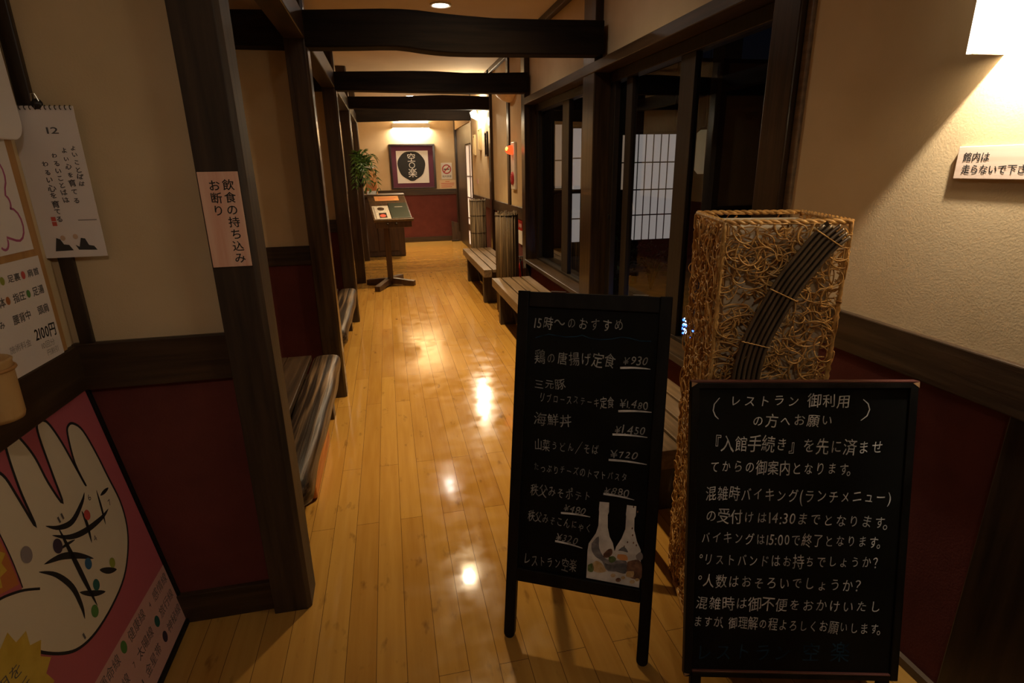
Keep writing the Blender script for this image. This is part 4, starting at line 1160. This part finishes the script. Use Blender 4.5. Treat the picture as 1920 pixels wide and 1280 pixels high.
# ================================================================== REED COLUMN LAMPS
def reed_lamp(label, cx, cy, rad, h, mat, bands):
    r = thing('reed_column_lamp', label, 'floor lamp', (cx, cy, 0), 0, 'reed covered column lamps beside the benches')
    q = random.Random(int(cy * 100))
    mb = MB(); n_ = 46
    for i in range(n_):
        a = 2 * PI * i / n_; rr = rad * q.uniform(0.97, 1.03)
        x, y = cx + rr * math.cos(a), cy + rr * math.sin(a)
        mb.tube([(x, y, 0.02), (x + q.uniform(-.003, .003), y + q.uniform(-.003, .003), h * 0.5), (x, y, h - q.uniform(0, 0.03))], rad * PI / n_ * q.uniform(0.9, 1.3), 5)
    obj('reed_sticks', mb, mat, r, 0, True)
    obj('core', MB().lathe([(rad * 0.9, 0.0), (rad * 0.9, h - 0.05), (0.001, h - 0.05)], (cx, cy, 0), 24), M['dark_z'], r)
    for z in bands:
        obj('binding', MB().tube([(cx + (rad + 0.008) * math.cos(2 * PI * k / 28), cy + (rad + 0.008) * math.sin(2 * PI * k / 28), z) for k in range(28)], 0.004, 5, True), M['dark_metal'], r)
    return r
reed_lamp('pale reed column lamp behind the farthest slatted bench', 1.235, 7.99, 0.108, 1.09, M['bark_stick'], (0.62, 0.86, 1.06))
reed_lamp('brown stick column lamp standing between two slatted benches', 1.192, 5.78, 0.112, 1.07, M['bark_stick2'], (1.03,))

# ================================================================== RIGHT WALL FITTINGS
fa = thing('fire_alarm', 'white fire alarm plate with a glowing red lamp and red button', 'fire alarm', (RW, 6.5, 1.25))
obj('plate', MB().box(RW - 0.03, RW, 6.40, 6.60, 1.255, 1.775), M['white_plastic'], fa, 0.01)
obj('lamp', MB().lathe([(0.052, 0.0), (0.05, -0.03), (0.036, -0.062), (0.015, -0.078), (0.001, -0.08)], (RW - 0.03, 6.50, 1.69), 20, 'x'), M['red_lamp'], fa, 0, True)
l = bpy.data.lights.new('glow', 'POINT'); l.energy = 0.25; l.color = (1, 0.06, 0.02); l.shadow_soft_size = 0.03
ob = bpy.data.objects.new('glow', l); COL.objects.link(ob); ob.parent = fa; ob.location = Vector((RW - 0.13, 6.50, 1.69)) - fa.location
obj('filament', MB().ball((RW - 0.092, 6.485, 1.70), 0.022, 10), M['red_lamp_core'], fa, 0, True)
obj('button', MB().lathe([(0.075, 0.0), (0.072, -0.012), (0.05, -0.018), (0.001, -0.018)], (RW - 0.03, 6.50, 1.38), 24, 'x'), M['red_plastic'], fa, 0, True)
obj('button_ring', MB().lathe([(0.028, 0), (0.028, -0.005), (0.001, -0.005)], (RW - 0.048, 6.50, 1.38), 18, 'x'), M['red_paint'], fa)
o_ = thing('wall_bowl_lamp', 'pale shell shaped bowl lamp high on the right wall', 'wall lamp', (RW, 6.62, 2.25))
bw = MB(); n_ = 18
for i in range(7):
    th = PI / 2 * i / 6
    for j in range(n_ + 1):
        a = PI * j / n_
        bw.v.append((RW - 0.22 * math.cos(th) * math.sin(a), 6.62 + 0.30 * math.cos(th) * math.cos(a), 2.40 - 0.20 * math.sin(th)))
for i in range(6):
    for j in range(n_):
        bw.f.append((i * (n_ + 1) + j, i * (n_ + 1) + j + 1, (i + 1) * (n_ + 1) + j + 1, (i + 1) * (n_ + 1) + j))
bo = obj('bowl', bw, M['bowl'], o_, 0, True); sm = bo.modifiers.new('thickness', 'SOLIDIFY'); sm.thickness = 0.006
obj('bracket', MB().box(RW - 0.015, RW, 6.55, 6.69, 2.22, 2.34), M['white_plastic'], o_, 0.004)
# far frames
for lb, yc, zt, zb, wd, mt, inn in (('slim pale frame nearest the far end, right wall', 9.42, 2.01, 1.70, 0.16, 'gilt', 'paper'), ('slim brown framed picture below the far wall lamp', 8.87, 2.07, 1.76, 0.16, 'gilt', 'counter'), ('slim black framed picture nearest the fourth right post', 8.27, 1.99, 1.66, 0.18, 'frame_dark', 'ink')):
    r = thing('framed_picture', lb, 'picture', (RW, yc, zb), 0, 'three slim frames below the far wall lamp')
    for a, b, c, d_ in ((yc - wd / 2, yc + wd / 2, zb, zb + 0.02), (yc - wd / 2, yc + wd / 2, zt - 0.02, zt), (yc - wd / 2, yc - wd / 2 + 0.02, zb + 0.02, zt - 0.02), (yc + wd / 2 - 0.02, yc + wd / 2, zb + 0.02, zt - 0.02)):
        obj('frame_bar', MB().box(RW - 0.03, RW, a, b, c, d_), M[mt], r, 0.002)
    obj('picture', MB().box(RW - 0.012, RW - 0.001, yc - wd / 2 + 0.02, yc + wd / 2 - 0.02, zb + 0.02, zt - 0.02), M[inn], r)
    obj('picture_slip', MB().box(RW - 0.014, RW - 0.012, yc - 0.04, yc + 0.04, zt - 0.10, zt - 0.035), M['paper'], r)
for lb, yc, z0, z1, wd in (('white paper notice near the fourth right post, below the frames', 8.10, 1.32, 1.50, 0.16), ('small pink tag low on the far right wall', 9.30, 1.26, 1.33, 0.12), ('small white card above the far rail', 8.05, 1.22, 1.26, 0.12)):
    tag(obj('wall_notice', MB().box(RW - 0.004, RW, yc - wd / 2, yc + wd / 2, z0, z1), M['paper'] if 'pink' not in lb else M['cap_pink'], None, 0.0008), lb, 'notice')
nt_ = thing('extinguisher_notice', 'red and white paper notice above the fire extinguisher', 'notice', (RW, 6.2, 0.68))
obj('sheet', MB().box(RW - 0.016, RW - 0.010, 6.12, 6.30, 0.665, 0.82), M['paper'], nt_)
obj('heading', MB().box(RW - 0.017, RW - 0.010, 6.12, 6.30, 0.82, 0.93), M['red_paint'], nt_)
mb = MB(); letter(mb, '消火器', (0.0, 0.0), (0.14, 0.0), 0.045, (RW - 0.0175, 6.28, 0.875), -YU, ZU, -XU, 0.0005)
obj('heading_text', mb, M['paper'], nt_)
fe = thing('fire_extinguisher', 'red fire extinguisher standing behind the brown column lamp', 'fire extinguisher', (1.416, 6.065, 0))
EX, EY = 1.416, 6.065
obj('cylinder', MB().lathe([(0.033, 0.004), (0.036, 0.02), (0.036, 0.42), (0.030, 0.46), (0.016, 0.48), (0.016, 0.50)], (EX, EY, 0), 22), M['red_paint'], fe, 0, True)
obj('valve', MB().lathe([(0.018, 0.495), (0.018, 0.53), (0.010, 0.54)], (EX, EY, 0), 12), M['metal'], fe)
obj('handle', MB().box(EX - 0.05, EX + 0.02, EY - 0.01, EY + 0.01, 0.535, 0.548), M['metal'], fe, 0.003)
obj('hose', MB().tube([(EX - 0.02, EY, 0.52), (EX - 0.02, EY - 0.04, 0.48), (EX - 0.005, EY - 0.044, 0.35), (EX, EY - 0.044, 0.2)], 0.008, 7), M['lattice'], fe, 0, True)
# wooden notice on the right entry wall
ws = thing('wooden_notice', 'pale wooden sign asking people not to run, right entry wall', 'sign', (RW, 1.08, 1.43))
obj('plate', MB().box(RW - 0.009, RW, 1.00, 1.228, 1.452, 1.531), M['pink_wood_h'], ws, 0.0015)
mb = MB()
F_ = (RW - 0.0094, 1.228, 1.452)
letter(mb, '館内は', (0.017, 0.0535), (0.084, 0.0535), 0.0205, F_, -YU, ZU, -XU, 0.0003, 0, 0, 0.015)
letter(mb, '走らないで下さい', (0.019, 0.0240), (0.197, 0.0240), 0.0205, F_, -YU, ZU, -XU, 0.0003, 0, 0, 0.015)
obj('lettering', mb, M['ink'], ws)

# ================================================================== END WALL
cf = thing('calligraphy_frame', 'dark framed calligraphy of white strokes on a black disc', 'picture', (0.565, 12.25, 1.10))
x0, x1, z0, z1 = 0.095, 1.03, 1.103, 1.995; YE = 12.25
for a, b, c, d_ in ((x0, x1, z0, z0 + 0.035), (x0, x1, z1 - 0.035, z1), (x0, x0 + 0.045, z0 + 0.035, z1 - 0.035), (x1 - 0.045, x1, z0 + 0.035, z1 - 0.035)):
    obj('frame_bar', MB().box(a, b, YE - 0.04, YE, c, d_), M['frame_dark'], cf, 0.004)
obj('mat', MB().box(x0 + 0.04, x1 - 0.04, YE - 0.02, YE - 0.001, z0 + 0.03, z1 - 0.03), M['purple_mat'], cf)
ax0, ax1, az0, az1 = 0.235, 0.885, 1.225, 1.865
art = obj('art_paper', MB().box(ax0, ax1, YE - 0.022, YE - 0.019, az0, az1), M['paper'], cf)
cx, cz = 0.535, 1.575
blob = []
for k in range(40):
    a = 2 * PI * k / 40
    rr = 0.288 + 0.006 * math.sin(3 * a) + 0.004 * math.sin(7 * a)
    blob.append((cx + rr * math.cos(a) * 0.98, cz + rr * math.sin(a) - (0.012 if abs(a - 1.5 * PI) < 0.25 else 0)))
obj('ink_disc', MB().prism(blob, (0, YE - 0.0222, 0), XU, ZU, -YU, 0, 0.001), M['ink'], art)
mb = MB()
letter(mb, '空', (cx - 0.085, cz + 0.155), (cx + 0.095, cz + 0.155), 0.165, (0, YE - 0.0234, 0), XU, ZU, -YU, 0.0004)
letter(mb, '楽', (cx - 0.08, cz - 0.145), (cx + 0.11, cz - 0.145), 0.175, (0, YE - 0.0234, 0), XU, ZU, -YU, 0.0004)
ring = ellipse(cx + 0.01, cz + 0.005, 0.055, 0.052, 22)
mb.ribbon(ring + ring[:1], [0.012] * 23, (0, YE - 0.0234, 0), XU, ZU, -YU, 0.0004)
obj('white_characters', mb, M['paper'], art)
ns = thing('no_smoking_sign', 'white no smoking notice right of the framed calligraphy', 'sign', (1.25, 12.25, 1.29))
obj('sheet', MB().box(1.145, 1.375, YE - 0.006, YE, 1.29, 1.618), M['paper'], ns, 0.001)
rg = ellipse(1.26, 1.49, 0.085, 0.085, 26)
mb = MB().ribbon(rg + rg[:1], [0.022] * 27, (0, YE - 0.0064, 0), XU, ZU, -YU, 0.0002)
mb.ribbon([(1.20, 1.43), (1.32, 1.55)], [0.02, 0.02], (0, YE - 0.0064, 0), XU, ZU, -YU, 0.0003)
obj('red_ring', mb, M['red_paint'], ns)
mb = MB(); mb.obox((0, YE - 0.0064, 0), XU, ZU, -YU, 1.20, 1.32, 1.48, 1.50, 0, 0.0002)
obj('cigarette', mb, M['ink'], ns)
mb = MB(); letter(mb, '館内禁煙', (1.165, 1.345), (1.355, 1.345), 0.042, (0, YE - 0.0064, 0), XU, ZU, -YU, 0.0003)
obj('lettering', mb, M['ink'], ns)
nn_ = tag(obj('wall_notice', MB().box(1.10, 1.44, YE - 0.005, YE, 1.095, 1.27), plain('pale_orange_paper', (0.80, 0.60, 0.40), 0.8), None, 0.0008), 'pale orange paper notice under the no smoking sign', 'notice')
mb = MB()
for i, (a, b) in enumerate(((1.22, 1.31), (1.13, 1.41), (1.13, 1.40), (1.13, 1.36))):
    mb.box(a, b, YE - 0.0056, YE - 0.0048, 1.235 - 0.036 * i, 1.247 - 0.036 * i)
obj('printed_lines', mb, M['ink_red'], nn_)
lbd = thing('leaning_board', 'small dark wooden board leaning by the end wall corner', 'board', (1.38, 12.1, 0))
obj('panel', MB().prism([(1.30, 0.003), (1.50, 0.003), (1.50, 0.36), (1.30, 0.43)], (0, 12.10, 0), XU, Vector((0, 0.10, 1)).normalized(), YU, 0, 0.03), M['podium'], lbd, 0.004)
obj('foot', MB().box(1.28, 1.43, 12.03, 12.10, 0, 0.025), M['dark_x'], lbd, 0.003)

# ================================================================== LEFT SIDE NOTICES
sg = thing('post_notice', 'pink wooden sign with vertical writing on the nearest post', 'sign', (-0.455, 1.736, 1.24))
obj('plate', MB().box(-0.506, -0.402, 1.731, 1.7365, 1.240, 1.503), M['pink_wood'], sg, 0.001)
mb = MB(); F_ = (0, 1.7306, 0)
letter_v(mb, '飲食の持ち込み', (-0.4305, 1.4675), 0.030, 0.0338, F_, XU, ZU, -YU, 0.0002, 0, 0.012)
letter_v(mb, 'お断り', (-0.4665, 1.4665), 0.030, 0.0338, F_, XU, ZU, -YU, 0.0002, 0, 0.012)
obj('lettering', mb, M['ink'], sg)

cl = thing('wall_calendar', 'white hanging calendar page for month 12 beside the corner post', 'calendar', (-0.85, 1.775, 1.29))
YC = 1.758
def curl(p):
    # the sheet bows away from the wall towards its lower right corner
    return p
mb = MB(); nx, nz = 8, 12
for i in range(nz + 1):
    for j in range(nx + 1):
        s_, t_ = j / nx, i / nz
        mb.v.append((-0.929 + 0.150 * s_ + 0.004 * t_ * 0, YC, 1.284 + 0.388 * t_))
for i in range(nz):
    for j in range(nx):
        a = i * (nx + 1) + j
        mb.f.append((a, a + 1, a + nx + 2, a + nx + 1))
pg = obj('page', mb, M['cal_paper'], cl); sm = pg.modifiers.new('thickness', 'SOLIDIFY'); sm.thickness = 0.0025; sm.offset = -1
obj('backing', MB().box(-0.927, -0.781, YC + 0.001, YC + 0.003, 1.287, 1.672), M['paper'], cl)
for k in range(13):
    x = -0.921 + 0.0114 * k
    obj('ring', MB().tube([(x, YC - 0.002 + 0.004 * math.cos(a * PI / 4), 1.668 + 0.005 * math.sin(a * PI / 4)) for a in range(8)], 0.0011, 5, True), M['dark_metal'], cl)
obj('clip', MB().lathe([(0.001, -0.010), (0.012, -0.006), (0.014, 0.0), (0.010, 0.008)], (-0.860, 1.762, 1.676), 14, 'y'), M['dark_metal'], cl, 0, True)
obj('clip_grip', MB().tube([(-0.868, 1.757, 1.682), (-0.864, 1.752, 1.70), (-0.856, 1.752, 1.70), (-0.852, 1.757, 1.682)], 0.0016, 5), M['metal'], cl)
F_ = (0, YC, 0)
mb = MB(); letter(mb, '12', (-0.854, 1.613), (-0.822, 1.613), 0.020, F_, XU, ZU, -YU, 0.0008, 0, 0, 0.015)
cols = (('よいことばは', -0.800, 1.570, 0.0170, 0.0184), ('よい心を育てる', -0.822, 1.564, 0.0175, 0.0212), ('わるいことばは', -0.8475, 1.551, 0.0175, 0.0190), ('わるい心を育てる', -0.8735, 1.530, 0.0180, 0.0205))
for s_, x, z, hh, pp in cols:
    letter_v(mb, s_, (x, z), hh, pp, F_, XU, ZU, -YU, 0.0008, 1.6, 0.025)
obj('brush_writing', mb, M['ink_grey'], cl)
mb = MB()
mb.flat([(-0.893, 1.383), (-0.882, 1.383), (-0.882, 1.394), (-0.893, 1.394)], *((Vector(F_)), XU, ZU, -YU, 0.001)); mb.flat([(-0.893, 1.370), (-0.882, 1.370), (-0.882, 1.381), (-0.893, 1.381)], Vector(F_), XU, ZU, -YU, 0.001)
obj('red_seal', mb, M['ink_red'], cl)
obj('fine_print', MB().obox(F_, XU, ZU, -YU, -0.830, -0.785, 1.382, 1.385, 0.0002, 0.0006), M['ink_soft'], cl)
for poly, hd in (([(-0.902, 1.302), (-0.893, 1.338), (-0.884, 1.334), (-0.878, 1.320), (-0.866, 1.318), (-0.858, 1.303)], (-0.877, 1.337)), ([(-0.851, 1.318), (-0.845, 1.304), (-0.800, 1.302), (-0.806, 1.313), (-0.818, 1.316), (-0.824, 1.334), (-0.834, 1.336), (-0.842, 1.312)], (-0.846, 1.340))):
    obj('robe_drawing', MB().flat(poly, Vector(F_), XU, ZU, -YU, 0.0006), M['robe'], cl)
    obj('head_drawing', MB().flat(ellipse(hd[0], hd[1], 0.006, 0.007), Vector(F_), XU, ZU, -YU, 0.0009), M['skin'], cl)

# boards on the left entry wall: plane X = LX, along -Y to the left
LO = Vector((LX, 0, 0)); LU = -YU; LN = XU
def lp(mb, poly, d): return mb.flat(poly, LO, LU, ZU, LN, d)
nbd = tag(obj('pin_board', MB().box(LX + 0.001, LX + 0.012, 0.55, 1.722, 1.032, 1.95), M['plywood']), 'orange plywood pin board on the left entry wall', 'notice board')
pr_ = thing('price_sheet', 'white price list sheet reading 2100円, pinned low on the plywood', 'notice', (LX + 0.012, 1.5, 1.04))
obj('sheet', MB().box(LX + 0.012, LX + 0.014, 1.16, 1.700, 1.030, 1.300), M['cal_paper'], pr_)
mb = MB(); mbs = MB()
q = random.Random(8)
rows = [(1.262, 0.018), (1.214, 0.022), (1.164, 0.022)]
for (z, hh), t_ in zip(rows, ('全身 足裏 肩首', '整体 指圧 足湯', '手もみ 腰背中 頭肩')):
    y = 1.685
    for w_ in t_.split()[::-1]:
        L = 0.022 * len(w_) + 0.006
        mb = MB()
        letter(mb, w_, (y - L, z + 0.035 * (1.685 - y) * 0), (y, z), hh, LO, YU, ZU, LN, 0.0145, 0.3, 0, 0.02)
        obj('small_print', mb, M['ink_grey'], pr_)
        y -= L + 0.030
mb = MB()
letter(mb, '2100円', (1.595, 1.110), (1.690, 1.104), 0.036, (LX, 0, 0), YU, ZU, LN, 0.0146, 0, 0, 0.018)
obj('price', mb, M['ink'], pr_)
mb = MB()
letter(mb, '施術料金', (1.49, 1.100), (1.575, 1.098), 0.018, LO, YU, ZU, LN, 0.0146)
letter(mb, '10回分', (1.61, 1.075), (1.67, 1.072), 0.018, LO, YU, ZU, LN, 0.0146)
letter(mb, '円割引', (1.625, 1.052), (1.68, 1.050), 0.016, LO, YU, ZU, LN, 0.0146)
obj('faded_print', mb, M['ink_soft'], pr_)
for y, z, c in ((1.617, 1.262, 'redspot'), (1.535, 1.262, 'lime'), (1.617, 1.214, 'green'), (1.535, 1.214, 'orange')):
    obj('colour_dot', lp(MB(), ellipse(-y, z, 0.008, 0.010), 0.0150), M[c], pr_)
dr = thing('drawing_sheet', 'white sheet with a pink scalloped drawing, pinned above the price list', 'drawing', (LX + 0.012, 1.5, 1.33))
obj('sheet', MB().box(LX + 0.012, LX + 0.014, 1.30, 1.690, 1.318, 1.590), M['cal_paper'], dr)
pet = []
for (cy_, cz_, rr, a0, a1) in ((1.622, 1.505, 0.040, 2.3, -0.9), (1.632, 1.438, 0.018, 1.3, -0.8), (1.640, 1.385, 0.040, 1.6, -1.9), (1.58, 1.352, 0.022, 0.3, -2.4)):
    for k in range(9):
        a = a0 + (a1 - a0) * k / 8
        pet.append((-(cy_ + rr * 0.8 * math.cos(a)), cz_ + rr * math.sin(a)))
obj('pink_outline', MB().ribbon(pet, [0.006] * len(pet), LO, LU, ZU, LN, 0.0145), M['magenta'], dr)
obj('yellow_patch', lp(MB(), ellipse(-1.52, 1.42, 0.055, 0.06), 0.0143), M['yellow'], dr)
pq = thing('wall_plaque', 'rounded pale plaque at the upper left edge', 'plaque', (LX + 0.012, 1.62, 1.58))
pp = []
Wp, Hp, rc = 0.30, 0.34, 0.045
for (cx_, cz_, a0) in ((1.745 - rc, 1.587 + rc, -PI / 2), (1.738 - rc, 1.90 - rc, 0), (1.45 + rc, 1.92 - rc, PI / 2), (1.45 + rc, 1.585 + rc, PI)):
    for k in range(7):
        a = a0 + PI / 2 * k / 6
        pp.append((-(cx_ + rc * math.cos(a)), cz_ + rc * math.sin(a)))
obj('plate', MB().prism(pp, LO, LU, ZU, LN, 0.022, 0.034), M['cal_paper'], pq, 0.003)
obj('standoff', MB().box(LX + 0.012, LX + 0.0222, 1.55, 1.60, 1.70, 1.75), M['dark_z'], pq)
bk = thing('bamboo_tube_basket', 'tan bamboo tube basket hanging at the left edge below the notices', 'basket', (LX + 0.06, 1.312, 0.997))
bx_, by_ = LX + 0.068, 1.312
prof = [(r_, z_ + 0.012) for r_, z_ in [(0.001, 0.985), (0.043, 0.985), (0.046, 0.995), (0.048, 1.112), (0.050, 1.117), (0.046, 1.120), (0.042, 1.112), (0.041, 1.0), (0.001, 0.997)]]
obj('tube', MB().lathe(prof, (bx_, by_, 0), 26), M['tan'], bk, 0, True)
obj('ring', MB().tube([(bx_ + 0.050 * math.cos(2 * PI * k / 26), by_ + 0.050 * math.sin(2 * PI * k / 26), 1.110) for k in range(26)], 0.004, 6, True), M['plywood'], bk, 0, True)
obj('hanger', MB().box(LX + 0.012, LX + 0.022, by_ - 0.02, by_ + 0.02, 1.035, 1.11), M['tan'], bk, 0.002)

# ================================================================== PALM POSTER BOARD
po_ = Vector((-0.80, 1.77, 0.0)); pu = -YU; pv = Vector((-0.13, 0, 0.916)).normalized(); pn = pu.cross(pv)
pn = pn if pn.x > 0 else -pn
po_ = po_ + pv * 0.022
pb = thing('palm_poster_board', 'pink palm reading poster board in a black frame, leaning on the left wall', 'poster', (-0.80, 1.4, 0))
PW, PH = 0.80, 0.925
obj('backing', MB().obox(po_, pu, pv, pn, -0.004, PW, -0.004, PH + 0.004, -0.016, -0.004), M['black_frame'], pb)
for a0, a1, b0, b1 in ((-0.024, 0.0, -0.02, PH + 0.022), (PW, PW + 0.022, -0.02, PH + 0.022), (0.0, PW, -0.02, 0.0), (0.0, PW, PH, PH + 0.022)):
    obj('frame_bar', MB().obox(po_, pu, pv, pn, a0, a1, b0, b1, -0.018, 0.006), M['black_frame'], pb, 0.002)
ph = obj('poster', MB().obox(po_, pu, pv, pn, 0, PW, 0, PH, -0.004, -0.002), M['pink'], pb)
D = -0.002
hand = [(0.4261, 0.8499), (0.4102, 0.8187), (0.4048, 0.7564), (0.398, 0.6712), (0.3906, 0.7618), (0.3784, 0.8356), (0.3647, 0.8856), (0.3504, 0.8959), (0.3271, 0.893), (0.3132, 0.8686), (0.2996, 0.8118), (0.2976, 0.7361), (0.2839, 0.6643), (0.2708, 0.7474), (0.2547, 0.8489), (0.2399, 0.8799), (0.2157, 0.8772), (0.2006, 0.8563), (0.1879, 0.7971), (0.1812, 0.718), (0.1751, 0.6492), (0.1766, 0.7238), (0.1532, 0.8035), (0.1339, 0.8228), (0.1103, 0.8169), (0.0866, 0.7817), (0.0747, 0.7), (0.0704, 0.6148), (0.066, 0.5262), (0.0847, 0.4514), (0.1259, 0.3938), (0.1968, 0.3444), (0.2911, 0.3242), (0.3843, 0.3234), (0.4526, 0.3415), (0.5012, 0.3756), (0.5498, 0.4309), (0.5758, 0.4794), (0.64, 0.50), (0.71, 0.56), (0.72, 0.62), (0.68, 0.655), (0.5886, 0.6175), (0.5538, 0.6031), (0.5121, 0.5874), (0.5007, 0.6644), (0.4968, 0.7488), (0.505, 0.83), (0.495, 0.885), (0.468, 0.905), (0.44, 0.885)]
def dense(P, k=4): 
    return smooth_path(P, k)
PF = lambda poly, d, m, nm, lb=None: obj(nm, MB().flat(poly, po_, pu, pv, pn, D + d), M[m], ph, label=lb)
PF(dense(hand + hand[:1], 3)[:-1], 0.0004, 'cream', 'hand_print', 'big cream palm of a hand')
mb = MB()
ol = dense(hand[:38], 4)
mb.ribbon(ol, [0.0075] * len(ol), po_, pu, pv, pn, D + 0.0008)
ol = dense([(0.68, 0.655), (0.5886, 0.6175), (0.5538, 0.6031), (0.5125, 0.58), (0.4725, 0.5488)], 4)
mb.ribbon(ol, [0.006] * len(ol), po_, pu, pv, pn, D + 0.0008)
ol = dense([(0.5121, 0.5874), (0.5007, 0.6644), (0.4968, 0.7488), (0.505, 0.83)], 4)
mb.ribbon(ol, [0.003] * len(ol), po_, pu, pv, pn, D + 0.0008)
obj('hand_outline', mb, M['ink'], ph)
mb = MB()
for S_, wmax in (([(0.3707, 0.6548), (0.3343, 0.6235), (0.2829, 0.6064), (0.2211, 0.6229), (0.1935, 0.6392)], 0.016), ([(0.3655, 0.6226), (0.3164, 0.5806), (0.2542, 0.5547), (0.1741, 0.5406), (0.1313, 0.5426)], 0.017),
                 ([(0.144, 0.6157), (0.1573, 0.5608), (0.171, 0.5151)], 0.009), ([(0.2345, 0.6061), (0.2385, 0.5651), (0.2534, 0.5139)], 0.012), ([(0.4289, 0.5849), (0.3704, 0.5606), (0.3208, 0.524), (0.2737, 0.4762)], 0.018),
                 ([(0.3366, 0.6262), (0.3371, 0.5374), (0.3379, 0.4507), (0.3386, 0.3699)], 0.017), ([(0.4533, 0.5819), (0.4122, 0.5379), (0.3854, 0.476), (0.3865, 0.4159), (0.3966, 0.3813)], 0.017),
                 ([(0.3718, 0.4462), (0.3312, 0.4059), (0.289, 0.3743)], 0.016), ([(0.2722, 0.4357), (0.2436, 0.4092), (0.2104, 0.3854)], 0.018), ([(0.1382, 0.5936), (0.115, 0.592), (0.091, 0.5904)], 0.012), ([(0.304, 0.5624), (0.335, 0.572), (0.3681, 0.5795)], 0.008)):
    pth = dense(S_, 5); k = len(pth)
    mb.ribbon(pth, [max(0.0012, wmax * math.sin(PI * i / (k - 1)) ** 0.8) for i in range(k)], po_, pu, pv, pn, D + 0.0012)
obj('palm_lines', mb, M['ink'], ph)
for nm, c, rr in (('purple', (0.366, 0.5902), 0.017), ('redspot', (0.2228, 0.5846), 0.013), ('blue', (0.2999, 0.4802), 0.014), ('lime', (0.2153, 0.4135), 0.013), ('teal', (0.3086, 0.4154), 0.014), ('green', (0.3553, 0.3676), 0.015), ('greyspot', (0.4611, 0.6393), 0.018)):
    PF(ellipse(c[0], c[1], rr, rr * 1.15), 0.0016, nm, 'colour_spot')
mb = MB()
for t_, a, b in (('11', 0.315, 0.640), ('6', 0.185, 0.618), ('7', 0.115, 0.555), ('4', 0.235, 0.515), ('1', 0.425, 0.352)):
    letter(mb, t_, (-a - 0.008 * len(t_), b), (-a + 0.008 * len(t_), b), 0.022, po_, YU, pv, pn, D + 0.0016)
obj('spot_numbers', mb, M['ink_grey'], ph)
PF([(0.0, 0.0), (PW - 0.02, 0.0), (PW - 0.02, 0.236), (0.0, 0.228)], 0.0004, 'cap_pink', 'caption_strip', 'pale strip of line names along the bottom')

mb = MB()
for t_, a, b in (('感情線', 0.118, 0.192), ('旅行線', 0.122, 0.128), ('神秘線', 0.118, 0.060), ('健康線', 0.290, 0.200), ('太陽線', 0.290, 0.130), ('金星帯', 0.290, 0.062), ('運命線', 0.46, 0.200), ('結婚線', 0.46, 0.130)):
    mb = MB(); letter(mb, t_, (-a, b), (-a + 0.108, b), 0.036, po_, YU, pv, pn, D + 0.0008)
    obj('caption_text', mb, M['ink_grey'], ph)
for t_, a, b in (('4', 0.145, 0.192), ('7', 0.315, 0.130), ('1', 0.315, 0.062)):
    mb = MB(); letter(mb, t_, (-a - 0.006, b), (-a + 0.006, b), 0.024, po_, YU, pv, pn, D + 0.0008)
    obj('caption_number', mb, M['ink_grey'], ph)
for nm, c, rr in (('green', (0.3204, 0.2028), 0.016), ('teal', (0.147, 0.1262), 0.016), ('purple', (0.1433, 0.0595), 0.016)):
    PF(ellipse(c[0], c[1], rr * 0.9, rr * 1.2), 0.0008, nm, 'colour_spot')
def star(cx_, cy_, r0, r1, n_):
    return [(cx_ + (r0 if k % 2 else r1) * math.cos(PI * k / n_), cy_ + (r0 if k % 2 else r1) * math.sin(PI * k / n_)) for k in range(2 * n_)]
PF([(0.515, 0.600), (0.506, 0.67), (0.502, 0.75), (0.60, 0.80), (0.66, 0.72), (0.60, 0.63)], 0.0005, 'orange', 'orange_patch')
PF(star(0.585, 0.70, 0.062, 0.078, 13), 0.0016, 'yellow', 'yellow_burst')
PF(star(0.665, 0.43, 0.105, 0.130, 15), 0.0016, 'yellow', 'yellow_burst')
mb = MB()
for i, t_ in enumerate(('手相を', '診断', 'します')):
    letter(mb, t_, (-0.73, 0.47 - 0.045 * i), (-0.61, 0.46 - 0.045 * i), 0.030, po_, YU, pv, pn, D + 0.002)
obj('burst_text', mb, M['ink_grey'], ph)
